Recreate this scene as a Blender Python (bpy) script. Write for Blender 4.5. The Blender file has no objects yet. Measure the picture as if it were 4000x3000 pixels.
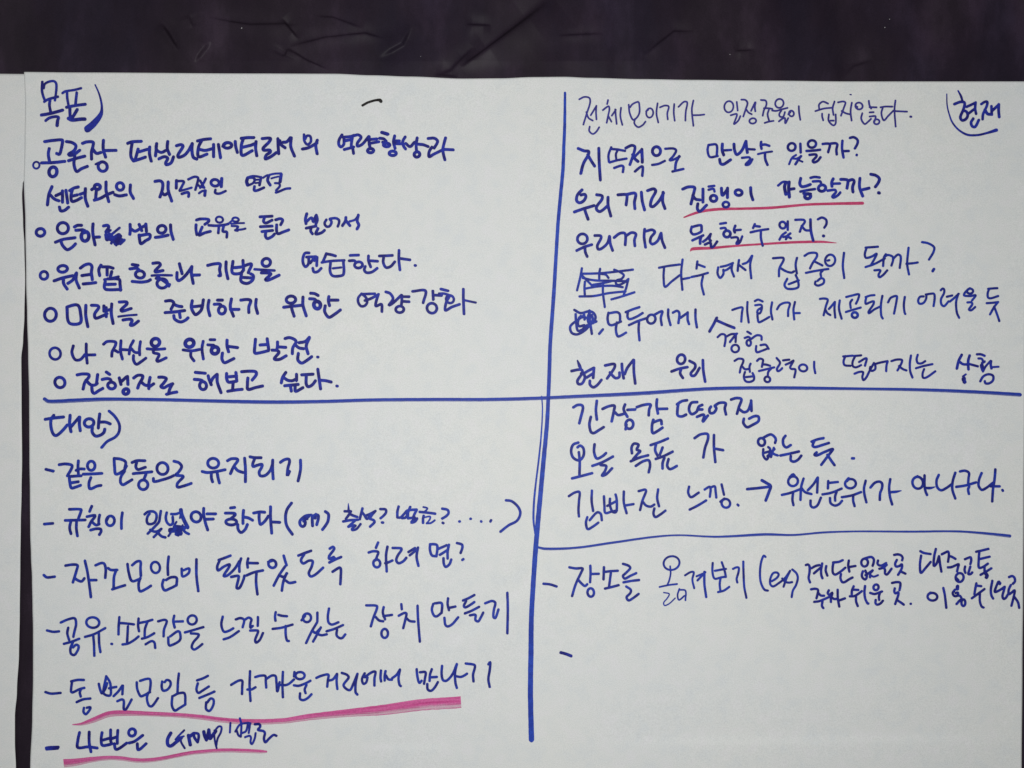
import bpy, bmesh, math, random
from mathutils import Vector, noise

sc = bpy.context.scene
random.seed(7)
S = 0.000275                     # metres per unit of the tracing grid (the sheet is about 1.07 m wide)
CAM_H = 0.90

# ------------------------------------------------------------------ camera
cam_d = bpy.data.cameras.new('camera'); cam = bpy.data.objects.new('camera', cam_d)
sc.collection.objects.link(cam); sc.camera = cam
cam.location = (0, 0, CAM_H)
cam_d.sensor_width = 36; cam_d.lens = 36 * CAM_H / (4000 * S); cam_d.clip_end = 50; cam_d.clip_start = 0.01

# ------------------------------------------------------------------ light: indoor ceiling light and an added relief fill
w = bpy.data.worlds.new('World'); sc.world = w; w.use_nodes = True
bg = w.node_tree.nodes['Background']; bg.inputs[0].default_value = (0.92, 0.97, 1.0, 1); bg.inputs[1].default_value = 0.10
def area(name, loc, target, size, power, col):
    d = bpy.data.lights.new(name, 'AREA'); d.shape = 'RECTANGLE'; d.size, d.size_y = size; d.energy = power; d.color = col
    o = bpy.data.objects.new(name, d); sc.collection.objects.link(o); o.location = loc
    o.rotation_euler = (Vector(target) - Vector(loc)).to_track_quat('-Z', 'Y').to_euler()
area('ceiling_light', (-0.01, -0.03, 1.25), (0.0, 0.0, 0), (0.30, 0.30), 10.9, (1.0, 1.0, 0.975))
area('relief_fill_light', (-1.6, 0.9, 1.5), (0.0, 0.1, 0), (0.9, 0.3), 2.8, (1.0, 0.97, 0.98))  # weak side lamp added to bring out paper and cloth relief, no real fixture
sc.view_settings.view_transform = 'Standard'; sc.view_settings.look = 'None'
sc.view_settings.exposure = 0.0; sc.view_settings.gamma = 1.0
sc.render.engine = 'CYCLES'

# ------------------------------------------------------------------ helpers
def interp(tab, t):
    if t <= tab[0][0]: return tab[0][1]
    for (a, va), (b, vb) in zip(tab, tab[1:]):
        if t <= b:
            k = (t - a) / (b - a); k = k * k * (3 - 2 * k)
            return va + (vb - va) * k
    return tab[-1][1]
def seg_d(px, py, pts):
    best = (1e9, 0, 0)
    L = 0; tot = sum(math.dist(a, b) for a, b in zip(pts, pts[1:]))
    for (ax, ay), (bx, by) in zip(pts, pts[1:]):
        dx, dy = bx - ax, by - ay; l2 = dx * dx + dy * dy
        t = max(0, min(1, ((px - ax) * dx + (py - ay) * dy) / l2))
        d = math.hypot(px - ax - t * dx, py - ay - t * dy)
        if d < best[0]:
            best = (d, (L + t * math.sqrt(l2)) / tot, dx * (py - ay) - dy * (px - ax))
        L += math.sqrt(l2)
    return best
def n2(x, y, s, seed=0.0):
    return noise.noise(Vector((x / s, y / s, seed)))

# height of the written sheet (metres) at tracing-grid position
P_CREASES = [  # polyline, amplitude (mm), width
    ([(1700, 2560), (1905, 2423), (2060, 2300), (2160, 2190)], 0.50, 26),
    ([(3760, 960), (3520, 1120), (3300, 1330), (3180, 1460)], 0.40, 60),
    ([(2300, 2905), (2700, 2893), (3300, 2890), (4000, 2880)], 0.45, 34),
    ([(1400, 2920), (1800, 2915)], 0.25, 26),
    ([(3000, 560), (3250, 470)], 0.25, 50),
    ([(3120, 2010), (3230, 1975), (3330, 1990)], 0.20, 26),
    ([(2700, 1900), (2900, 1650), (3000, 1600)], 0.22, 60),
    ([(150, 1090), (420, 1060)], 0.20, 50),
]
def z_sheet(px, py):
    z = 3.2
    z += 1.3 * n2(px, py, 1500, 1.3) + 0.55 * n2(px, py, 620, 4.1) + 0.10 * n2(px, py, 230, 9.2)
    z += 1.3 * math.exp(-((py - 300) / 60.0) ** 2) * (0.5 + 0.5 * n2(px, 0, 500, 3.0))           # lifted top edge
    z += 1.6 * math.exp(-max(0, (px - 90)) / 60.0) * (0.4 + 0.6 * interp([(900, 0), (1900, 1)], py))    # left edge curls up a little
    z += 0.8 * math.exp(-max(0, (4000 - px)) / 90.0)
    for pts, a, wd in P_CREASES:
        xs = [p[0] for p in pts]; ys = [p[1] for p in pts]
        if px < min(xs) - 9 * wd or px > max(xs) + 9 * wd or py < min(ys) - 9 * wd or py > max(ys) + 9 * wd: continue
        d, t, side = seg_d(px, py, pts)
        fade = min(1, 4 * t, 4 * (1 - t)) if 0 < t < 1 else 0
        z += 2.0 * a * math.tanh((d if side > 0 else -d) / (0.5 * wd)) * math.exp(-(d / (4.0 * wd)) ** 2) * fade
    return z * 0.001
def world(px, py, z):
    k = 1 - z / CAM_H            # where the line of writing lies on the uneven sheet
    return ((px - 2000) * S * k, (1500 - py) * S * k, z)

# ------------------------------------------------------------------ materials
def mat(name):
    m = bpy.data.materials.new(name); m.use_nodes = True
    nt = m.node_tree; return m, nt, nt.nodes['Principled BSDF'], nt.nodes, nt.links
def noise_node(N, L, scale, detail=3, coord=None, rough=0.5, dist=0.0):
    n = N.new('ShaderNodeTexNoise'); n.inputs['Scale'].default_value = scale; n.inputs['Detail'].default_value = detail
    n.inputs['Roughness'].default_value = rough; n.inputs['Distortion'].default_value = dist
    if coord is not None: L.new(coord, n.inputs['Vector'])
    return n
def ramp(N, L, src, stops):
    r = N.new('ShaderNodeValToRGB'); e = r.color_ramp.elements
    e[0].position, e[0].color = stops[0]; e[1].position, e[1].color = stops[-1]
    for p, c in stops[1:-1]:
        x = e.new(min(p, 1.0)); x.color = c
    L.new(src, r.inputs[0]); return r
def mix(N, L, fac, a, b, mode='MIX'):
    m = N.new('ShaderNodeMix'); m.data_type = 'RGBA'; m.blend_type = mode
    for s, v in ((m.inputs[0], fac), (m.inputs[6], a), (m.inputs[7], b)):
        if hasattr(v, 'is_linked'): L.new(v, s)
        else: s.default_value = v
    return m.outputs[2]

def paper_mat(name, base):
    m, nt, p, N, L = mat(name)
    tc = N.new('ShaderNodeTexCoord').outputs['Object']
    fine = noise_node(N, L, 900, 4, tc, 0.7); mid = noise_node(N, L, 60, 4, tc, 0.6); big = noise_node(N, L, 5, 3, tc)
    c1 = ramp(N, L, fine.outputs[0], [(0.25, (0.84, 0.84, 0.845, 1)), (0.75, (1.12, 1.12, 1.115, 1))])
    c2 = ramp(N, L, mid.outputs[0], [(0.35, (0.965, 0.975, 0.985, 1)), (0.5, (1.0, 1.0, 0.99, 1)), (0.65, (1.02, 1.005, 1.015, 1))])
    c3 = ramp(N, L, big.outputs[0], [(0.3, (0.985, 0.99, 1.0, 1)), (0.7, (1.01, 1.005, 0.99, 1))])
    a = mix(N, L, 1.0, base, c1.outputs[0], 'MULTIPLY'); b = mix(N, L, 1.0, a, c2.outputs[0], 'MULTIPLY')
    L.new(mix(N, L, 1.0, b, c3.outputs[0], 'MULTIPLY'), p.inputs['Base Color'])
    p.inputs['Roughness'].default_value = 0.72; p.inputs['Specular IOR Level'].default_value = 0.25
    bp = N.new('ShaderNodeBump'); bp.inputs['Strength'].default_value = 0.25; bp.inputs['Distance'].default_value = 0.0002
    L.new(fine.outputs[0], bp.inputs['Height']); L.new(bp.outputs[0], p.inputs['Normal'])
    return m
M_paper = paper_mat('white_paper', (0.835, 0.85, 0.85, 1))
M_paper2 = paper_mat('white_paper_plain', (0.83, 0.84, 0.84, 1))

def cloth_mat():
    m, nt, p, N, L = mat('dark_satin_cloth')
    tc = N.new('ShaderNodeTexCoord').outputs['Object']
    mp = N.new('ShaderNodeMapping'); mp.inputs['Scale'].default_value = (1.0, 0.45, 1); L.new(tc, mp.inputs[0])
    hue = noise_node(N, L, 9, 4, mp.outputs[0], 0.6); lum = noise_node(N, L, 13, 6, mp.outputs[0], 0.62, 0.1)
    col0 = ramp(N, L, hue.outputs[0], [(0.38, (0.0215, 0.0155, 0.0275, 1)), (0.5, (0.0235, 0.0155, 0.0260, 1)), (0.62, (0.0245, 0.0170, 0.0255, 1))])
    lr = ramp(N, L, lum.outputs[0], [(0.37, (0.76, 0.76, 0.78, 1)), (0.52, (1.03, 1.02, 1.04, 1)), (0.66, (1.75, 1.72, 1.76, 1))])  # satin nap patches, with their sheen painted into the base colour
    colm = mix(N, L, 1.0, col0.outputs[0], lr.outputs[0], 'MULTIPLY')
    fine = noise_node(N, L, 1400, 2, tc, 0.8)
    g = ramp(N, L, fine.outputs[0], [(0.25, (0.65, 0.65, 0.65, 1)), (0.75, (1.4, 1.4, 1.4, 1))])
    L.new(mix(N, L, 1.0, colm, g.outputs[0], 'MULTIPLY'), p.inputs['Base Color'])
    rr = noise_node(N, L, 9, 3, tc)
    r2 = ramp(N, L, rr.outputs[0], [(0.3, (0.42, 0.42, 0.42, 1)), (0.7, (0.56, 0.56, 0.56, 1))])
    L.new(r2.outputs[0], p.inputs['Roughness'])
    p.inputs['Sheen Weight'].default_value = 0.0; p.inputs['Sheen Roughness'].default_value = 0.5
    p.inputs['Specular IOR Level'].default_value = 0.12
    wv = N.new('ShaderNodeTexWave'); wv.bands_direction = 'Y'; wv.inputs['Scale'].default_value = 900; wv.inputs['Distortion'].default_value = 2.0
    L.new(tc, wv.inputs['Vector'])
    bp = N.new('ShaderNodeBump'); bp.inputs['Strength'].default_value = 0.35; bp.inputs['Distance'].default_value = 0.0002
    L.new(fine.outputs[0], bp.inputs['Height']); L.new(bp.outputs[0], p.inputs['Normal'])
    return m
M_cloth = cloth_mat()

def ink_mat(name, c_dark, c_light, streak=0.0):
    """marker ink: colour varies along the stroke; streak > 0 leaves dry gaps along the lower side (UV v runs across)"""
    m, nt, p, N, L = mat(name)
    tc = N.new('ShaderNodeTexCoord')
    n1 = noise_node(N, L, 110, 3, tc.outputs['Object']); n3 = noise_node(N, L, 700, 2, tc.outputs['Object'])
    c = ramp(N, L, n1.outputs[0], [(0.38, c_dark), (0.60, c_light)])
    g = ramp(N, L, n3.outputs[0], [(0.3, (0.85, 0.85, 0.85, 1)), (0.7, (1.15, 1.15, 1.15, 1))])
    L.new(mix(N, L, 1.0, c.outputs[0], g.outputs[0], 'MULTIPLY'), p.inputs['Base Color'])
    p.inputs['Roughness'].default_value = 0.55; p.inputs['Specular IOR Level'].default_value = 0.2
    if streak:
        mp = N.new('ShaderNodeMapping'); mp.inputs['Scale'].default_value = (0.22, 9, 1); L.new(tc.outputs['UV'], mp.inputs[0])
        st = noise_node(N, L, 1.0, 4, mp.outputs[0], 0.6)
        cs = ramp(N, L, st.outputs[0], [(0.36, c_dark), (0.62, c_light)])
        L.new(mix(N, L, 1.0, cs.outputs[0], g.outputs[0], 'MULTIPLY'), p.inputs['Base Color'])
        sep = N.new('ShaderNodeSeparateXYZ'); L.new(tc.outputs['UV'], sep.inputs[0])
        # dry tip: solid upper band, thin streaks below it, a fainter rim at the lower edge
        sh = N.new('ShaderNodeMath'); sh.operation = 'MULTIPLY_ADD'; sh.inputs[1].default_value = 0.45; L.new(st.outputs[0], sh.inputs[0])
        sv = N.new('ShaderNodeMath'); sv.operation = 'MULTIPLY'; sv.inputs[1].default_value = 0.74; L.new(sep.outputs[1], sv.inputs[0]); L.new(sv.outputs[0], sh.inputs[2])
        lo = 1.0 - streak
        pr = ramp(N, L, sh.outputs[0], [(0.66, (1, 1, 1, 1)), (0.76, (lo, lo, lo, 1)), (0.88, (lo * 0.7, lo * 0.7, lo * 0.7, 1)), (0.95, (min(1, lo + 0.3),) * 3 + (1,))])
        hf = noise_node(N, L, 900, 2, tc.outputs['Object'])
        am = N.new('ShaderNodeMath'); am.operation = 'MULTIPLY_ADD'; am.inputs[1].default_value = 0.35; am.use_clamp = True
        hs = N.new('ShaderNodeMath'); hs.operation = 'SUBTRACT'; hs.inputs[1].default_value = 0.42; L.new(hf.outputs[0], hs.inputs[0])
        L.new(hs.outputs[0], am.inputs[0]); L.new(pr.outputs[0], am.inputs[2]); L.new(am.outputs[0], p.inputs['Alpha'])
    return m
INK = {
 'blue':   ink_mat('blue_marker_ink',  (0.0150, 0.0150, 0.19, 1), (0.022, 0.036, 0.38, 1)),
 'fresh':  ink_mat('light_blue_marker_ink',  (0.0150, 0.0210, 0.23, 1), (0.021, 0.048, 0.42, 1)),
 'bright': ink_mat('bright_blue_marker_ink', (0.022, 0.052, 0.39, 1), (0.028, 0.075, 0.50, 1)),
 'line':   ink_mat('blue_line_ink', (0.022, 0.045, 0.36, 1), (0.03, 0.066, 0.46, 1), 0.30),
 'thin':   ink_mat('purple_blue_ink',  (0.040, 0.034, 0.24, 1), (0.050, 0.046, 0.31, 1)),
 'black':  ink_mat('black_marker_ink', (0.012, 0.011, 0.012, 1), (0.020, 0.018, 0.018, 1)),
 'pink':   ink_mat('pink_marker_ink',  (0.58, 0.065, 0.26, 1), (0.74, 0.17, 0.42, 1), 0.62),
 'red':    ink_mat('crimson_marker_ink', (0.52, 0.045, 0.14, 1), (0.60, 0.07, 0.19, 1)),
}

# ------------------------------------------------------------------ the cloth (setting)
M_lint, _nt, _p, _N, _L = mat('pale_lint'); _p.inputs['Base Color'].default_value = (0.40, 0.39, 0.40, 1); _p.inputs['Roughness'].default_value = 0.9
C_FOLDS = [  # polyline, depth mm, width, (start, end width factors)
    ([(1800, 262), (1990, 120), (2160, -12)], 2.6, 20, 0.35, 1.3),
    ([(630, 88), (665, 140), (700, 198)], 1.0, 7, 1, 0.6), ([(826, 160), (760, 246)], 1.0, 9, 1, 0.6),
    ([(814, 68), (976, 95), (1175, 95)], 0.8, 9, .7, 1), ([(1099, 72), (1166, 150)], 0.9, 7, 1, .6),
    ([(1130, 180), (1266, 145), (1428, 131), (1500, 150)], 1.0, 8, 1, .6), ([(1117, 185), (1200, 235), (1284, 271)], 0.7, 7, 1, .5),
    ([(1609, 100), (1573, 172), (1480, 225)], 0.9, 11, .6, 1), ([(1817, 95), (1917, 95)], 0.9, 8, 1, .6),
    ([(2515, 217), (2570, 170), (2633, 120), (2710, 118)], 0.9, 9, 1, .6), ([(2868, 197), (2949, 194)], 0.8, 6, 1, 1),
    ([(3284, 310), (3338, 255), (3410, 235)], 0.8, 14, 1, .6), ([(1690, 300), (1760, 272), (1850, 180)], 0.7, 10, 1, .6),
    ([(2180, 140), (2360, 132)], 0.5, 6, .6, 1), ([(1230, 60), (1300, 66), (1420, 112)], 0.6, 8, .6, 1),
    ([(740, 60), (757, 110)], 0.5, 8, 1, .5), ([(1110, 225), (1125, 190)], 0.8, 8, 1, 1), ([(1700, 290), (1790, 300)], 0.9, 9, 1, .6),
    ([(88, 2960), (126, 2970)], 0.4, 6, 1, 1), ([(70, 2760), (126, 2770)], 0.4, 6, 1, 1), ([(75, 2560), (128, 2600)], 0.4, 8, 1, 1),
]
def z_cloth(px, py):
    under = 0.0
    if 240 < py < 3300 and -700 < px < 4000: under = min(1, (py - 240) / 90.0)
    z = 2.6 * n2(px, py * 0.6, 420, 2.2) + 2.4 * n2(px * 1.0 + 0.4 * py, py * 0.35, 170, 6.2) + 0.25 * n2(px, py, 60, 8.2)
    z += -1.3 * math.exp(-((px - 2405) / 26.0) ** 2) + 0.8 * math.exp(-((px - 2470) / 34.0) ** 2) + 0.5 * math.exp(-((px - 1425) / 22.0) ** 2)
    for pts, a, wd, f0, f1 in C_FOLDS:
        xs = [p[0] for p in pts]; ys = [p[1] for p in pts]
        if px < min(xs) - 14 * wd or px > max(xs) + 14 * wd or py < min(ys) - 14 * wd or py > max(ys) + 14 * wd: continue
        d, t, side = seg_d(px, py, pts)
        ww = wd * (f0 + (f1 - f0) * t)
        fade = min(1, 3.5 * t, 3.5 * (1 - t))
        sd = d if side > 0 else -d
        z += 2.3 * a * fade * math.tanh(sd / (0.55 * ww)) * math.exp(-(d / (5.0 * ww)) ** 2)
    z *= (1 - 0.8 * under)
    return (z - 0.6 - 1.2 * under) * 0.001

def grid_obj(name, xs, ys, f, m, parent=None, smooth=True):
    nx, ny = len(xs), len(ys)
    vs = [f(x, y) for y in ys for x in xs]
    fs = [(j * nx + i, (j + 1) * nx + i, (j + 1) * nx + i + 1, j * nx + i + 1) for j in range(ny - 1) for i in range(nx - 1)]
    me = bpy.data.meshes.new(name); me.from_pydata(vs, [], fs); me.materials.append(m)
    if smooth: me.polygons.foreach_set('use_smooth', [True] * len(fs))
    o = bpy.data.objects.new(name, me); sc.collection.objects.link(o); o.parent = parent
    return o
def frange(a, b, st):
    n = max(1, round((b - a) / st)); return [a + (b - a) * i / n for i in range(n + 1)]
ys = frange(-900, -40, 60) + frange(-36, 330, 3)[0:] + frange(370, 3000, 40)[0:] + frange(3060, 3900, 60)
xs = frange(-900, -60, 60) + frange(-40, 4040, 3.5) + frange(4100, 4900, 60)
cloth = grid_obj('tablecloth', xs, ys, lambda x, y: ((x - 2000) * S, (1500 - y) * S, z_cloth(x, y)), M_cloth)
cloth['kind'] = 'structure'
cloth['label'] = 'dark purplish black satin tablecloth with creases under the paper sheets'

# ------------------------------------------------------------------ the written sheet
TOP = [(94, 281), (300, 283), (1000, 287), (1300, 288), (1450, 294), (1600, 299), (1800, 307), (1950, 306), (2080, 301), (2200, 300),
       (2300, 304), (2500, 309), (2700, 312), (3000, 315), (3300, 318), (4010, 318)]
LEFT = [(281, 94), (400, 98), (560, 96), (700, 93), (870, 99), (1090, 102), (1235, 106), (1380, 110), (1560, 114), (1800, 115), (1930, 117), (2080, 118),
        (2170, 121), (2260, 125), (2370, 127), (2460, 129), (2650, 129), (2800, 126), (3000, 118), (3180, 112)]
RIGHT = [(300, 4012), (1500, 4004), (2000, 3999), (2300, 3997), (2600, 3994), (3000, 3991), (3180, 3990)]
def sheet_pt(u, v):
    x = 94 + (4004 - 94) * u
    y = interp(TOP, x) * (1 - v) + 3180 * v
    x = interp(LEFT, y) * (1 - u) + interp(RIGHT, y) * u
    return world(x, y, z_sheet(x, y))
us = frange(0, 1, 1 / 560); vv = frange(0, 1, 1 / 420)
sheet = grid_obj('paper_sheet', us, vv, sheet_pt, M_paper)
sheet['label'] = 'large white flip chart sheet covered in blue Korean marker handwriting with pink underlines'
sheet['category'] = 'paper sheet'; sheet['group'] = 'white paper sheets on the dark cloth'
so = sheet.modifiers.new('thickness', 'SOLIDIFY'); so.thickness = 0.00025; so.offset = -1

# second sheet, mostly outside the frame on the left
R2 = [(287, 300), (600, 260), (680, 120), (712, 89), (760, 86), (870, 90), (960, 95), (1090, 98), (1235, 95), (1330, 90), (1400, 83), (1560, 84), (1800, 86), (1920, 84),
      (2050, 81), (2200, 79), (2400, 77), (2550, 74), (2700, 66), (2800, 58), (2900, 58), (3000, 62), (3180, 66)]
def z2(px, py):
    z = 1.15 + 0.5 * n2(px, py, 500, 12.0) + 0.15 * n2(px, py, 160, 15.0)
    return z * 0.001
def sheet2_pt(u, v):
    y = (283 + 8 * u) * (1 - v) + 3180 * v
    x = -560 * (1 - u) + interp(R2, y) * u
    return world(x, y, z2(x, y))
sheet2 = grid_obj('paper_sheet', frange(0, 1, 1 / 60), frange(0, 1, 1 / 300), sheet2_pt, M_paper2)
sheet2['label'] = 'blank white sheet at the left edge, its top corner tucked under the written sheet'
sheet2['category'] = 'paper sheet'; sheet2['group'] = 'white paper sheets on the dark cloth'
so = sheet2.modifiers.new('thickness', 'SOLIDIFY'); so.thickness = 0.00025; so.offset = -1

# lint on the cloth
for i, (px, py, r, lab) in enumerate([
        (946, 112, 4.2, 'white lint speck on the dark cloth above the first heading, largest of the specks'),
        (2852, 212, 2.6, 'tiny pale lint speck on the cloth just above the sheet, right of the middle'),
        (3456, 108, 3.4, 'pale lint speck on the dark cloth at the upper right, lower of a close pair'),
        (3474, 76, 2.8, 'pale lint speck on the dark cloth at the upper right, upper of a close pair'),
        (1644, 222, 1.8, 'faint lint speck on the cloth beside the long diagonal fold')]):
    bm = bmesh.new(); bmesh.ops.create_icosphere(bm, subdivisions=1, radius=0.72 * r * S)
    for v in bm.verts: v.co *= 0.75 + 0.5 * random.random(); v.co.z *= 0.5
    me = bpy.data.meshes.new('lint_speck'); bm.to_mesh(me); bm.free(); me.materials.append(M_lint)
    o = bpy.data.objects.new('lint_speck', me); sc.collection.objects.link(o)
    o.location = ((px - 2000) * S, (1500 - py) * S, z_cloth(px, py) + 0.0004)
    o['label'] = lab; o['category'] = 'lint'; o['group'] = 'lint specks on the cloth'

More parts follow.
